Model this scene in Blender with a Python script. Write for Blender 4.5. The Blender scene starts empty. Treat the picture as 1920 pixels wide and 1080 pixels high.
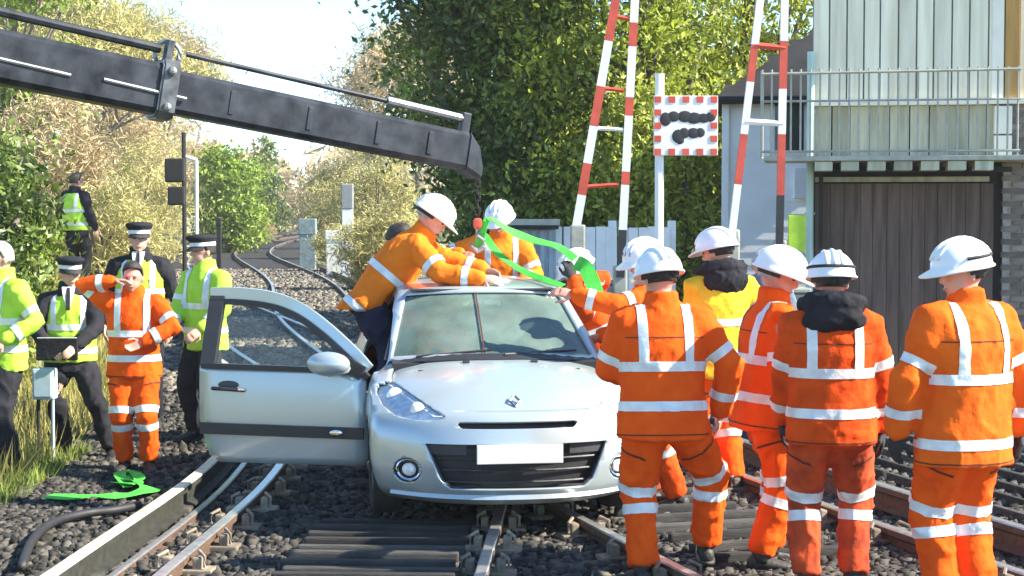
import bpy, bmesh, math, random
import numpy as np
from mathutils import Vector, Matrix, noise

SC = bpy.context.scene
COL = SC.collection
R = math.radians
rnd = random.Random(7)
nrg = np.random.default_rng(11)

# ------------------------------------------------------------------ camera, sky, sun, exposure
FPX = 3200.0                       # focal length in photograph pixels (1920 wide)
PITCH = math.atan(140 / FPX)
CAM_H = 2.0
cam_data = bpy.data.cameras.new('camera')
cam = bpy.data.objects.new('camera', cam_data)
COL.objects.link(cam)
cam.location = (0, 0, CAM_H)
cam.rotation_euler = (math.pi / 2 - PITCH, 0, 0)
cam_data.sensor_width = 36
cam_data.lens = 36 * FPX / 1920
cam_data.clip_end = 3000
SC.camera = cam

SUN = Vector((0.78, -0.13, 0.58)).normalized()
world = bpy.data.worlds.new('World')
SC.world = world
world.use_nodes = True
wn = world.node_tree
bg = wn.nodes['Background']
sky = wn.nodes.new('ShaderNodeTexSky')
sky.sky_type = 'NISHITA'
sky.sun_disc = False
sky.sun_elevation = math.asin(SUN.z)
sky.sun_rotation = math.atan2(SUN.x, SUN.y)
sky.air_density = 0.7
sky.dust_density = 0.0
sky.ozone_density = 2.5
tint = wn.nodes.new('ShaderNodeMix')
tint.data_type = 'RGBA'
tint.blend_type = 'MULTIPLY'
tint.inputs[0].default_value = 1
tint.inputs[7].default_value = (.86, .985, 1.0, 1)
wn.links.new(sky.outputs[0], tint.inputs[6])
wn.links.new(tint.outputs[2], bg.inputs[0])
bg.inputs[1].default_value = 0.135
sun_data = bpy.data.lights.new('sun', 'SUN')
sun_data.energy = 4.6
sun_data.angle = R(0.6)
sun_data.color = (1.0, 0.93, 0.80)
sun = bpy.data.objects.new('sun', sun_data)
COL.objects.link(sun)
sun.rotation_euler = SUN.to_track_quat('Z', 'Y').to_euler()
SC.view_settings.view_transform = 'Standard'
SC.view_settings.look = 'None'
SC.view_settings.exposure = 1.72
SC.view_settings.gamma = 1
SC.view_settings.use_curve_mapping = False


def W(px, py, Y):
    """world point seen at a photograph pixel, at distance Y"""
    d = Vector(((px - 960) / FPX,
                math.cos(PITCH) + (540 - py) / FPX * math.sin(PITCH),
                -math.sin(PITCH) + (540 - py) / FPX * math.cos(PITCH)))
    return Vector((0, 0, CAM_H)) + d * (Y / d.y)


# ------------------------------------------------------------------ materials
def mat(name, color, rough=0.7, metal=0.0, var=0.15, scale=8.0, bump=0.0, bscale=40.0,
        coat=0.0, spec=0.5, rand=0.0, color2=None, detail=4.0, stretch=None, translucent=0.0, island=0.0):
    m = bpy.data.materials.new(name)
    m.use_nodes = True
    nt = m.node_tree
    p = nt.nodes['Principled BSDF']
    p.inputs['Roughness'].default_value = rough
    p.inputs['Metallic'].default_value = metal
    p.inputs['Specular IOR Level'].default_value = spec
    if coat:
        p.inputs['Coat Weight'].default_value = coat
        p.inputs['Coat Roughness'].default_value = 0.08
    tc = nt.nodes.new('ShaderNodeTexCoord')
    src = tc.outputs['Object']
    if stretch:
        mp = nt.nodes.new('ShaderNodeMapping')
        mp.inputs['Scale'].default_value = stretch
        nt.links.new(src, mp.inputs[0])
        src = mp.outputs[0]
    nz = nt.nodes.new('ShaderNodeTexNoise')
    nz.inputs['Scale'].default_value = scale
    nz.inputs['Detail'].default_value = detail
    nt.links.new(src, nz.inputs['Vector'])
    mx = nt.nodes.new('ShaderNodeMix')
    mx.data_type = 'RGBA'
    c = Vector(color)
    c1 = c * (1 - var)
    c2 = Vector(color2) if color2 else Vector([min(1, v * (1 + var)) for v in c])
    mx.inputs[6].default_value = (*c1, 1)
    mx.inputs[7].default_value = (*c2, 1)
    cr = nt.nodes.new('ShaderNodeMapRange')
    cr.inputs[1].default_value = 0.3
    cr.inputs[2].default_value = 0.7
    nt.links.new(nz.outputs[0], cr.inputs[0])
    nt.links.new(cr.outputs[0], mx.inputs[0])
    out = mx.outputs[2]
    if rand or island:
        hs = nt.nodes.new('ShaderNodeHueSaturation')
        if island:
            g = nt.nodes.new('ShaderNodeNewGeometry')
            rsrc = g.outputs['Random Per Island']
            amt = island
        else:
            oi = nt.nodes.new('ShaderNodeObjectInfo')
            rsrc = oi.outputs['Random']
            amt = rand
        mr = nt.nodes.new('ShaderNodeMapRange')
        mr.inputs[3].default_value = 1 - amt
        mr.inputs[4].default_value = 1 + amt
        nt.links.new(rsrc, mr.inputs[0])
        nt.links.new(mr.outputs[0], hs.inputs['Value'])
        nt.links.new(out, hs.inputs['Color'])
        out = hs.outputs[0]
    nt.links.new(out, p.inputs['Base Color'])
    if bump:
        nb = nt.nodes.new('ShaderNodeTexNoise')
        nb.inputs['Scale'].default_value = bscale
        nb.inputs['Detail'].default_value = 5
        nt.links.new(src, nb.inputs['Vector'])
        b = nt.nodes.new('ShaderNodeBump')
        b.inputs['Strength'].default_value = bump
        b.inputs['Distance'].default_value = 0.02
        nt.links.new(nb.outputs[0], b.inputs['Height'])
        nt.links.new(b.outputs[0], p.inputs['Normal'])
    if translucent:
        tr = nt.nodes.new('ShaderNodeBsdfTranslucent')
        nt.links.new(out, tr.inputs[0])
        ms = nt.nodes.new('ShaderNodeMixShader')
        ms.inputs[0].default_value = translucent
        nt.links.new(p.outputs[0], ms.inputs[1])
        nt.links.new(tr.outputs[0], ms.inputs[2])
        nt.links.new(ms.outputs[0], nt.nodes['Material Output'].inputs[0])
    return m


def glass_mat(name, tint, refl=1.5, sky_sheen=0.0, sheen_col=(.6, .68, .64)):
    m = bpy.data.materials.new(name)
    m.use_nodes = True
    nt = m.node_tree
    nt.nodes.remove(nt.nodes['Principled BSDF'])
    fr = nt.nodes.new('ShaderNodeFresnel')
    fr.inputs[0].default_value = refl
    tb = nt.nodes.new('ShaderNodeBsdfTransparent')
    tb.inputs[0].default_value = (*tint, 1)
    gl = nt.nodes.new('ShaderNodeBsdfGlossy')
    gl.inputs['Roughness'].default_value = 0.02
    ms = nt.nodes.new('ShaderNodeMixShader')
    nt.links.new(fr.outputs[0], ms.inputs[0])
    nt.links.new(tb.outputs[0], ms.inputs[1])
    nt.links.new(gl.outputs[0], ms.inputs[2])
    out = ms.outputs[0]
    if sky_sheen:      # pale diffuse layer painted on the pane in place of sky reflection
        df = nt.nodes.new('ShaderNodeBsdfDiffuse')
        df.inputs[0].default_value = (*sheen_col, 1)
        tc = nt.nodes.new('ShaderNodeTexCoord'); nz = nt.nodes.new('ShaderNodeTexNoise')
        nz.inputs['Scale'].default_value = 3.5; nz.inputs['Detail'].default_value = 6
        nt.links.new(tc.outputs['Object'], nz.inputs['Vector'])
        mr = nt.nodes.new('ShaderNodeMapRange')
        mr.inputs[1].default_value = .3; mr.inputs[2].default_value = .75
        mr.inputs[3].default_value = sky_sheen * .55; mr.inputs[4].default_value = sky_sheen * 1.35
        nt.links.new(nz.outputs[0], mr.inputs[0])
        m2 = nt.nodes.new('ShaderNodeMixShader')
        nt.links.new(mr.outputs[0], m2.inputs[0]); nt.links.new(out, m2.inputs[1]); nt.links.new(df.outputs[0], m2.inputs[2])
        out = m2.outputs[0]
    nt.links.new(out, nt.nodes['Material Output'].inputs[0])
    return m


# ------------------------------------------------------------------ object helpers
def tag(o, label=None, cat=None, group=None, kind=None):
    if label: o['label'] = label
    if cat: o['category'] = cat
    if group: o['group'] = group
    if kind: o['kind'] = kind
    return o


def empty(name, loc=(0, 0, 0), rz=0.0, label=None, cat=None, group=None, kind=None):
    o = bpy.data.objects.new(name, None)
    o.empty_display_size = 0.2
    o.location = loc
    o.rotation_euler = (0, 0, rz)
    COL.objects.link(o)
    return tag(o, label, cat, group, kind)


def link_mesh(name, me, parent=None, loc=None):
    o = bpy.data.objects.new(name, me)
    COL.objects.link(o)
    if parent: o.parent = parent
    if loc is not None: o.location = loc
    return o


def obj(name, bm, m, parent=None, smooth=False, loc=None, fix=True):
    if fix:
        bmesh.ops.recalc_face_normals(bm, faces=bm.faces)
    me = bpy.data.meshes.new(name)
    bm.to_mesh(me)
    bm.free()
    for mm in (m if isinstance(m, (list, tuple)) else [m]):
        me.materials.append(mm)
    if smooth:
        me.polygons.foreach_set('use_smooth', [True] * len(me.polygons))
    return link_mesh(name, me, parent, loc)


def box(bm, c, s, rot=None, bevel=0.0, mi=0):
    """axis box, centre c, full size s, optional 3x3 rotation"""
    r = bmesh.ops.create_cube(bm, size=1.0)
    vs = r['verts']
    M = Matrix.Translation(Vector(c)) @ (rot.to_4x4() if rot else Matrix()) @ Matrix.Diagonal((*s, 1))
    bmesh.ops.transform(bm, matrix=M, verts=vs)
    fs = {f for v in vs for f in v.link_faces}
    for f in fs: f.material_index = mi
    if bevel:
        es = list({e for v in vs for e in v.link_edges})
        bmesh.ops.bevel(bm, geom=es, offset=bevel, segments=2, affect='EDGES', profile=0.6)
    return vs


def B(): return bmesh.new()


def loft(bm, rings, cap=True, mi=0, closed=True):
    vr = [[bm.verts.new(p) for p in ring] for ring in rings]
    n = len(vr[0])
    for a, b in zip(vr[:-1], vr[1:]):
        for i in range(n if closed else n - 1):
            j = (i + 1) % n
            f = bm.faces.new((a[i], a[j], b[j], b[i]))
            f.material_index = mi
    if cap and closed:
        for rr in (list(reversed(vr[0])), vr[-1]):
            f = bm.faces.new(rr)
            f.material_index = mi
    return vr


def ringpts(c, ax, ay, rx, ry, n=14, ph=0.0):
    c = Vector(c)
    return [c + ax * (rx * math.cos(2 * math.pi * i / n + ph)) + ay * (ry * math.sin(2 * math.pi * i / n + ph)) for i in range(n)]


def frame(t, ref=None):
    t = Vector(t).normalized()
    if ref is None: ref = Vector((0, 0, 1))
    if abs(t.dot(ref)) > 0.95: ref = Vector((0, 1, 0))
    a = t.cross(ref).normalized()
    b = a.cross(t).normalized()
    return a, b


def tube(bm, pts, rad, n=8, mi=0, round_ends=False, ref=None):
    pts = [Vector(p) for p in pts]
    if not isinstance(rad, (list, tuple)): rad = [rad] * len(pts)
    rings = []
    N = len(pts)
    for i, p in enumerate(pts):
        t = pts[min(i + 1, N - 1)] - pts[max(i - 1, 0)]
        a, b = frame(t, ref)
        if round_ends and i == 0:
            tt = t.normalized()
            for q in (0.9, 0.6):
                rings.append(ringpts(p - tt * rad[0] * q, a, b, rad[0] * math.sqrt(1 - q * q), rad[0] * math.sqrt(1 - q * q), n))
        rings.append(ringpts(p, a, b, rad[i], rad[i], n))
        if round_ends and i == N - 1:
            tt = t.normalized()
            for q in (0.6, 0.9):
                rings.append(ringpts(p + tt * rad[-1] * q, a, b, rad[-1] * math.sqrt(1 - q * q), rad[-1] * math.sqrt(1 - q * q), n))
    loft(bm, rings, True, mi)


def ellipsoid(bm, c, ax, ay, az, seg=14, rings=9, mi=0):
    r = bmesh.ops.create_uvsphere(bm, u_segments=seg, v_segments=rings, radius=1.0)
    M = Matrix((ax, ay, az)).transposed().to_4x4()
    M.translation = Vector(c)
    bmesh.ops.transform(bm, matrix=M, verts=r['verts'])
    for f in {f for v in r['verts'] for f in v.link_faces}: f.material_index = mi


def ribbon(bm, pts, w, th, up=Vector((0, 0, 1)), twist=None):
    """flat strap of width w and thickness th along pts"""
    pts = [Vector(p) for p in pts]
    rings = []
    N = len(pts)
    for i, p in enumerate(pts):
        t = (pts[min(i + 1, N - 1)] - pts[max(i - 1, 0)]).normalized()
        u = up if twist is None else Matrix.Rotation(twist[i], 3, t) @ up
        side = t.cross(u).normalized()
        nn = side.cross(t).normalized()
        rings.append([p + side * w / 2 + nn * th / 2, p - side * w / 2 + nn * th / 2,
                      p - side * w / 2 - nn * th / 2, p + side * w / 2 - nn * th / 2])
    loft(bm, rings)


def crom(pts, n):
    """Catmull-Rom through points, n samples per span"""
    P = [Vector(p) for p in pts]
    P = [P[0] * 2 - P[1]] + P + [P[-1] * 2 - P[-2]]
    out = []
    for i in range(1, len(P) - 2):
        for k in range(n):
            t = k / n
            a, b, c, d = P[i - 1], P[i], P[i + 1], P[i + 2]
            out.append(0.5 * ((2 * b) + (c - a) * t + (2 * a - 5 * b + 4 * c - d) * t * t + (3 * b - a - 3 * c + d) * t ** 3))
    out.append(P[-2])
    return out


def np_mesh(name, verts, faces, m, parent=None, smooth=False):
    """verts (N,3), faces (M,k) arrays of one polygon size"""
    me = bpy.data.meshes.new(name)
    k = faces.shape[1]
    me.vertices.add(len(verts))
    me.vertices.foreach_set('co', np.ascontiguousarray(verts, dtype=np.float32).ravel())
    me.loops.add(faces.size)
    me.loops.foreach_set('vertex_index', np.ascontiguousarray(faces, dtype=np.int32).ravel())
    me.polygons.add(len(faces))
    me.polygons.foreach_set('loop_start', np.arange(0, faces.size, k, dtype=np.int32))
    me.polygons.foreach_set('loop_total', np.full(len(faces), k, dtype=np.int32))
    if smooth: me.polygons.foreach_set('use_smooth', [True] * len(faces))
    me.update(calc_edges=True)
    me.validate()
    me.materials.append(m)
    return link_mesh(name, me, parent)


def leaf_cards(C, size, aspect=0.55, droop=0.0, flat=0.0):
    """little folded leaves: 4 verts, 2 triangles each. returns verts, faces"""
    N = len(C)
    a = nrg.normal(size=(N, 3)); a[:, 2] = a[:, 2] * (1 - flat) - droop
    a /= np.linalg.norm(a, axis=1, keepdims=True) + 1e-9
    b = nrg.normal(size=(N, 3)); b[:, 2] *= (1 - flat)
    b -= (b * a).sum(1, keepdims=True) * a
    b /= np.linalg.norm(b, axis=1, keepdims=True) + 1e-9
    nn = np.cross(a, b)
    s = (size * nrg.uniform(0.6, 1.35, N))[:, None]
    v = np.stack([C - a * s * .5, C + b * s * aspect * .5 + nn * s * .10, C + a * s * .5, C - b * s * aspect * .5 + nn * s * .10], 1)
    idx = np.arange(N)[:, None] * 4
    f = np.concatenate([idx + np.array([[0, 1, 2]]), idx + np.array([[0, 2, 3]])], 0)
    return v.reshape(-1, 3), f


def seeded_clumps(c, r, K, M, spread, fill=0.55, squash=0.7):
    """leaf centres: K clumps in the outer shell of an ellipsoid, M leaves each"""
    d = nrg.normal(size=(K, 3)); d /= np.linalg.norm(d, axis=1, keepdims=True)
    rad = nrg.uniform(fill, 1.0, (K, 1)) ** 0.8
    wob = 1 + 0.18 * np.sin(d[:, :1] * 5 + c[0]) + 0.15 * np.sin(d[:, 2:3] * 7 + c[1] * 3)
    cc = np.array(c) + d * rad * wob * np.array(r)
    off = nrg.normal(size=(K, M, 3)) * spread * np.array([1, 1, squash]) * nrg.uniform(.6, 1.4, (K, 1, 1))
    return (cc[:, None, :] + off).reshape(-1, 3), cc
# ------------------------------------------------------------------ setting: tracks, ground
def hermite(tab):
    ys = np.array([t[0] for t in tab], float); xs = np.array([t[1] for t in tab], float)
    m = np.gradient(xs, ys)
    def f(y):
        y = np.asarray(y, float)
        i = np.clip(np.searchsorted(ys, y) - 1, 0, len(ys) - 2)
        h = ys[i + 1] - ys[i]; t = (y - ys[i]) / h
        return ((2 * t**3 - 3 * t**2 + 1) * xs[i] + (t**3 - 2 * t**2 + t) * h * m[i] +
                (-2 * t**3 + 3 * t**2) * xs[i + 1] + (t**3 - t**2) * h * m[i + 1])
    return f

T1 = hermite([(3, -1.27), (6.5, -1.10), (8.8, -1.0), (12.2, -0.89), (17, -1.3), (24, -3.1), (45, -8.9), (85, -16.4), (110, -19), (150, -21), (250, -30.5), (420, -60)])
T2 = hermite([(3, 3.75), (7.5, 2.25), (9.0, 1.76), (10.9, 1.17), (13, .58), (20, -1.05), (30, -3.2), (45.7, -5.6), (85, -12.9), (110, -15.5), (150, -17.5), (250, -27), (420, -56)])
GAUGE = 1.67

def sstep(t):
    t = np.clip(t, 0, 1)
    return t * t * (3 - 2 * t)

def ground_z(x, y):
    x = np.asarray(x, float); y = np.asarray(y, float)
    d = T1(np.clip(y, 3, 400)) - x
    g = sstep((y - 15) / 9)
    z = 1.9 * sstep((d - 2.5 + 1.0 * g) / (5.5 - 2.3 * g)) + 2.5 * sstep((d - 8) / 30)
    e = x - T2(np.clip(y, 3, 400))
    far = sstep((y - 30) / 40)
    z = z + far * (1.6 * sstep((e - 3) / 6) + 3 * sstep((e - 10) / 40))
    bumpy = 0.05 * np.sin(x * 1.7 + y * .6) * np.sin(y * 1.1 - x * .4)
    return z - 0.035 + bumpy * np.clip(sstep((d - 2.8) / 1.5) + far * sstep((e - 3) / 2), 0, 1)

M_GROUND = mat('dry_grass_earth', (.20, .17, .075), .95, var=.35, scale=1.3, bump=.5, bscale=14, color2=(.30, .27, .10), detail=8)
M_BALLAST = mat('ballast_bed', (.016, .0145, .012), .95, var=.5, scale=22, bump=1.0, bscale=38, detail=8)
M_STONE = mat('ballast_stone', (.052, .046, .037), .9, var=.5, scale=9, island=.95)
M_RAILTOP = mat('worn_rail_steel', (.50, .48, .44), .35, .75, var=.2, scale=20)
M_RAILSIDE = mat('rusty_rail_side', (.12, .07, .045), .8, .2, var=.3, scale=30)
M_GREASE = mat('greasy_dark_rail_side', (.035, .034, .026), .7, .2, var=.4, scale=16)
M_TAN = mat('tan_conductor_top', (.62, .53, .40), .5, .2, var=.25, scale=6, rand=0)
M_SLEEPER = mat('weathered_sleeper', (.075, .065, .052), .9, var=.35, scale=5, bump=.5, bscale=30, stretch=(1, 8, 8), rand=.35)
M_PLANK = mat('crossing_timber', (.062, .058, .05), .85, var=.5, scale=4, bump=.6, bscale=26, stretch=(1, 9, 9), rand=.6)
M_CLIP = mat('cast_chair', (.26, .21, .15), .75, .3, var=.3, scale=25, rand=.4)
M_YELLOW = mat('yellow_paint', (.62, .46, .05), .6, var=.2, scale=9)
M_BLACK = mat('black_rubber', (.02, .02, .022), .6, var=.2)
M_GRASS = mat('yellow_grass', (.30, .31, .07), .8, var=.4, scale=2.0, island=.35, color2=(.46, .40, .13), translucent=.35)

# ground sheet to the horizon
xs = np.concatenate([np.linspace(-1200, -60, 14)[:-1], np.linspace(-60, -12, 40)[:-1], np.linspace(-12, 10, 90)[:-1], np.linspace(10, 60, 26)[:-1], np.linspace(60, 1200, 14)])
ys = np.concatenate([np.linspace(-60, 4, 8)[:-1], np.linspace(4, 40, 100)[:-1], np.linspace(40, 260, 90)[:-1], np.linspace(260, 2000, 16)])
gx, gy = np.meshgrid(xs, ys)
gz = ground_z(gx, gy)
V = np.stack([gx, gy, gz], -1).reshape(-1, 3)
nx = len(xs); ii = np.arange(len(ys) - 1)[:, None] * nx + np.arange(nx - 1)[None, :]
ii = ii.reshape(-1)
F = np.stack([ii, ii + 1, ii + nx + 1, ii + nx], 1)
tag(np_mesh('ground', V, F, M_GROUND, smooth=True), kind='structure')

# ballast bed following both tracks
yb = np.concatenate([np.arange(3, 40, .8), np.arange(40, 400, 4.0)])
sec = []
for y in yb:
    a = float(T1(y)) - 2.25; b = float(T2(y)) + (6.0 if y < 19 else 2.2)
    sec.append([(a - .5, y, -.10)] + [(a + (b - a) * k / 12, y, -.006 + .012 * math.sin(k * 2.1 + y)) for k in range(13)] + [(b + .5, y, -.10)])
bm = B(); loft(bm, [[Vector(p) for p in s] for s in sec], closed=False)
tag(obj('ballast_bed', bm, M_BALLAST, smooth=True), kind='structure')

# loose stones (real geometry)
M_STONE2 = mat('pale_far_ballast', (.15, .13, .10), .9, var=.4, scale=9, island=.7)  # paler stone for the far stretch of track
def stones(name, N, fx, ylo, yhi, smin, smax, power=2.0, m=None):
    y = ylo + (yhi - ylo) * nrg.random(N) ** power
    x = fx(y, N)
    s = nrg.uniform(smin, smax, N)
    base = np.array([[-1, -1, -1], [1, -1, -1], [1, 1, -1], [-1, 1, -1], [-1, -1, 1], [1, -1, 1], [1, 1, 1], [-1, 1, 1]], float) * .5
    v = base[None] * nrg.uniform(.55, 1.35, (N, 8, 3))
    th = nrg.uniform(0, 6.28, N); c, sn = np.cos(th), np.sin(th)
    ph = nrg.normal(0, .5, N); c2, s2 = np.cos(ph), np.sin(ph)
    vx = v[..., 0]; vy = v[..., 1] * c2[:, None] - v[..., 2] * s2[:, None]; vz = v[..., 1] * s2[:, None] + v[..., 2] * c2[:, None]
    v = np.stack([vx * c[:, None] - vy * sn[:, None], vx * sn[:, None] + vy * c[:, None], vz], -1) * s[:, None, None]
    gz = np.maximum(ground_z(x, y), 0.0)
    v += np.stack([x, y, gz + s * .15 - .004], -1)[:, None, :]
    f = np.array([[0, 3, 2, 1], [4, 5, 6, 7], [0, 1, 5, 4], [1, 2, 6, 5], [2, 3, 7, 6], [3, 0, 4, 7]])
    fa = (np.arange(N)[:, None, None] * 8 + f[None]).reshape(-1, 4)
    tag(np_mesh(name, v.reshape(-1, 3), fa, m or M_STONE), kind='stuff')

def spread_all(y, N):
    a = T1(y) - 2.4; b = T2(y) + np.where(y < 19, 4.6, 2.0)
    return a + (b - a) * nrg.random(N)
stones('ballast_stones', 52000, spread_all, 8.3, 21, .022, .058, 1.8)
def spread_far(y, N):
    a = T1(y) - 2.2; b = T2(y) + 2.0
    return a + (b - a) * nrg.random(N)
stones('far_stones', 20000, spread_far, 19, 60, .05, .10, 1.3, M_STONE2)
def spread_left(y, N):
    return T1(y) - 2.2 - np.abs(nrg.normal(0, .75, N))
stones('cess_stones', 9000, spread_left, 8.5, 17, .018, .055, 1.5)

# rails -------------------------------------------------------------
def rail_mesh(bm, fx, off, ztop, ylo, yhi, head=.07, h=.13, step0=.5):
    y = ylo; pts = []
    while y < yhi:
        pts.append(y); y += step0 if y < 30 else (1.5 if y < 80 else 5)
    prof_top = [(-head / 2, 0), (-head / 2 + .008, .008), (head / 2 - .008, .008), (head / 2, 0)]
    prof = prof_top + [(head / 2, -.035), (.010, -.055), (.010, -h + .03), (.065, -h + .012), (.065, -h), (-.065, -h), (-.065, -h + .012), (-.010, -h + .03), (-.010, -.055), (-head / 2, -.035)]
    rings = []
    for y in pts:
        x = float(fx(y)); dx = (float(fx(y + .05)) - float(fx(y - .05))) / .1
        nx, ny = 1 / math.hypot(1, dx), -dx / math.hypot(1, dx)
        cx, cy = x + nx * off, y + ny * off
        rings.append([Vector((cx + nx * a, cy + ny * a, ztop - .008 + b)) for a, b in prof])
    vr = loft(bm, rings, True)
    bm.faces.ensure_lookup_table()
    for f in bm.faces:
        z = f.calc_center_median().z
        f.material_index = 0 if z > ztop - .012 else 1

def place_along(fx, y):
    x = float(fx(y)); dx = (float(fx(y + .05)) - float(fx(y - .05))) / .1
    return x, -math.atan(dx)

def cube_mesh(name, size, m, bev=.01):
    bm = B(); box(bm, (0, 0, 0), size, bevel=bev)
    me = bpy.data.meshes.new(name); bm.to_mesh(me); bm.free(); me.materials.append(m)
    return me

SLEEPER_ME = cube_mesh('sleeper', (2.55, .25, .13), M_SLEEPER, .012)
bm = B(); box(bm, (0, 0, 0), (.34, .14, .035), bevel=.008)
for s in (-1, 1):
    box(bm, (s * .085, 0, .045), (.05, .10, .075), bevel=.01)
    tube(bm, [(s * .13, -.05, .03), (s * .13, -.05, .09), (s * .09, .0, .11), (s * .09, .05, .07)], .011, 6)
CLIP_ME = bpy.data.meshes.new('rail_chair'); bm.to_mesh(CLIP_ME); bm.free(); CLIP_ME.materials.append(M_CLIP)

def track(label_name, fx, skip, third, y0=6.0):
    t = empty('railway_track', (0, 0, 0), kind='structure')
    for s in (-1, 1):
        bm = B(); rail_mesh(bm, fx, s * GAUGE / 2, .125, y0, 400)
        obj('rail', bm, [M_RAILTOP, M_RAILSIDE], t)
    y = y0
    while y < 36:
        x, a = place_along(fx, y)
        if not (skip[0] < y < skip[1]):
            o = link_mesh('sleeper', SLEEPER_ME, t, (x, y, -.045)); o.rotation_euler = (0, 0, a)
        if y < 24:
            for s in (-1, 1):
                o = link_mesh('rail_chair', CLIP_ME, t, (x + s * GAUGE / 2 * math.cos(a), y + s * GAUGE / 2 * math.sin(a), .03)); o.rotation_euler = (0, 0, a)
        y += .66
    return t

t1 = track('near', T1, (8.0, 11.6), True)
t2 = track('second', T2, (0, 0), False)
# conductor rail on the outside of the first track, tan topped
bm = B(); rail_mesh(bm, T1, -GAUGE / 2 - .46, .20, 6, 60, head=.085, h=.15)
obj('conductor_rail', bm, [M_TAN, M_GREASE], t1)
bm = B(); rail_mesh(bm, T1, -GAUGE / 2 - .335, .055, 6, 60, head=.05, h=.05)
obj('guard_rail', bm, [M_RAILTOP, M_RAILSIDE], t1)
for k, y in enumerate(np.arange(7, 40, 2.1)):
    x, a = place_along(T1, y)
    bm = B(); box(bm, (0, 0, 0), (.16, .16, .09), bevel=.02)
    o = obj('insulator', bm, M_STONE, t1, loc=(x - GAUGE / 2 - .46, y, .02))
bm = B(); box(bm, (0, 0, 0), (.05, .10, .12), bevel=.012)
obj('yellow_marker', bm, M_YELLOW, t1, loc=tuple(W(462, 985, 10.95)))
# conductor rail outside the second track
bm = B(); rail_mesh(bm, T2, GAUGE / 2 + .55, .19, 6, 60, head=.075, h=.15)
obj('conductor_rail', bm, [M_RAILTOP, M_RAILSIDE], t2)

# timber crossing planks between the rails of the first track
deck = empty('crossing_deck', (0, 0, 0), kind='structure')
PL_ME = cube_mesh('plank', (.98, .07, .07), M_PLANK, .012)
y = 8.2
while y < 10.75:
    x, a = place_along(T1, y)
    o = link_mesh('plank', PL_ME, deck, (x + .19 + rnd.uniform(-.03, .03), y, .045 + rnd.uniform(-.008, .008))); o.rotation_euler = (rnd.uniform(-.08, .08), 0, a + rnd.uniform(-.012, .012))
    y += .205
# ridged timber beside the second track
PL2 = cube_mesh('plank', (.05, 1.37, .07), M_PLANK, .012)
for off in (1.75, 2.05, 2.35, 2.65, 2.95, 3.25, 3.55, 3.85, 4.15):
    y = 7.2
    while y < 17:
        x, a = place_along(T2, y)
        o = link_mesh('plank', PL2, deck, (x + off * math.cos(a), y + off * math.sin(a), .04 + rnd.uniform(-.006, .006))); o.rotation_euler = (0, rnd.uniform(-.06, .06), a)
        y += 1.40
PL3 = cube_mesh('plank', (.85, .06, .06), M_PLANK, .012)
y = 9.7
while y < 13:
    x, a = place_along(T2, y)
    o = link_mesh('plank', PL3, deck, (x, y, .05)); o.rotation_euler = (rnd.uniform(-.08, .08), 0, a)
    y += .30
# third track beyond, rails only seen obliquely
T3 = lambda y: T2(y) + 5.6
t3 = empty('railway_track', (0, 0, 0), kind='structure')
for s in (-1, 1):
    bm = B(); rail_mesh(bm, T3, s * GAUGE / 2, .125, 6, 18.5)
    obj('rail', bm, [M_RAILTOP, M_RAILSIDE], t3)

# grass on the bank: blades as stuff
def grass(name, N, fx, ylo, yhi, hmin, hmax, m, lean=.35):
    y = nrg.uniform(ylo, yhi, N); x = fx(y, N)
    z = ground_z(x, y)
    h = nrg.uniform(hmin, hmax, N); a = nrg.uniform(0, 6.28, N); w = nrg.uniform(.006, .014, N)
    dx, dy = np.cos(a), np.sin(a); l = nrg.normal(0, lean, (N, 2)) * h[:, None]
    p = np.stack([x, y, z - .01], -1)
    v = np.stack([p - np.stack([dx * w, dy * w, 0 * w], -1), p + np.stack([dx * w, dy * w, 0 * w], -1), p + np.stack([l[:, 0], l[:, 1], h], -1)], 1).reshape(-1, 3)
    tag(np_mesh(name, v, np.arange(N * 3).reshape(-1, 3), m), kind='stuff')
def bank_x(y, N): return T1(y) - 2.75 - nrg.random(N) ** 1.3 * 4.5
grass('bank_grass', 26000, bank_x, 9.5, 32, .08, .42, M_GRASS)
def verge_x(y, N): return T1(y) - 2.55 - nrg.random(N) * 1.6
M_GREENGRASS = mat('green_verge_grass', (.16, .24, .04), .8, var=.4, scale=2.0, island=.35, color2=(.30, .36, .07), translucent=.35)
grass('verge_grass', 14000, verge_x, 9.8, 14.2, .04, .20, M_GREENGRASS)
def far_x(y, N): return T1(y) - 3.0 - nrg.random(N) ** 1.5 * 14
grass('far_bank_grass', 16000, far_x, 30, 120, .2, .7, M_GRASS)
def far_xr(y, N): return T2(y) + 3.2 + nrg.random(N) ** 1.5 * 14
grass('far_verge_grass', 12000, far_xr, 30, 120, .2, .6, M_GRASS)

# thin pale volume added to wash out the distance like overexposure
HZ = bpy.data.materials.new('washout_volume')
HZ.use_nodes = True
HZ.node_tree.nodes.remove(HZ.node_tree.nodes['Principled BSDF'])
pv = HZ.node_tree.nodes.new('ShaderNodeVolumePrincipled')
pv.inputs['Color'].default_value = (.93, .93, .86, 1)
pv.inputs['Density'].default_value = .0005
HZ.node_tree.links.new(pv.outputs[0], HZ.node_tree.nodes['Material Output'].inputs['Volume'])
bm = B(); box(bm, (0, 960, 13.5), (2500, 2160, 33))
tag(obj('washout_haze', bm, HZ), kind='stuff')

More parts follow.
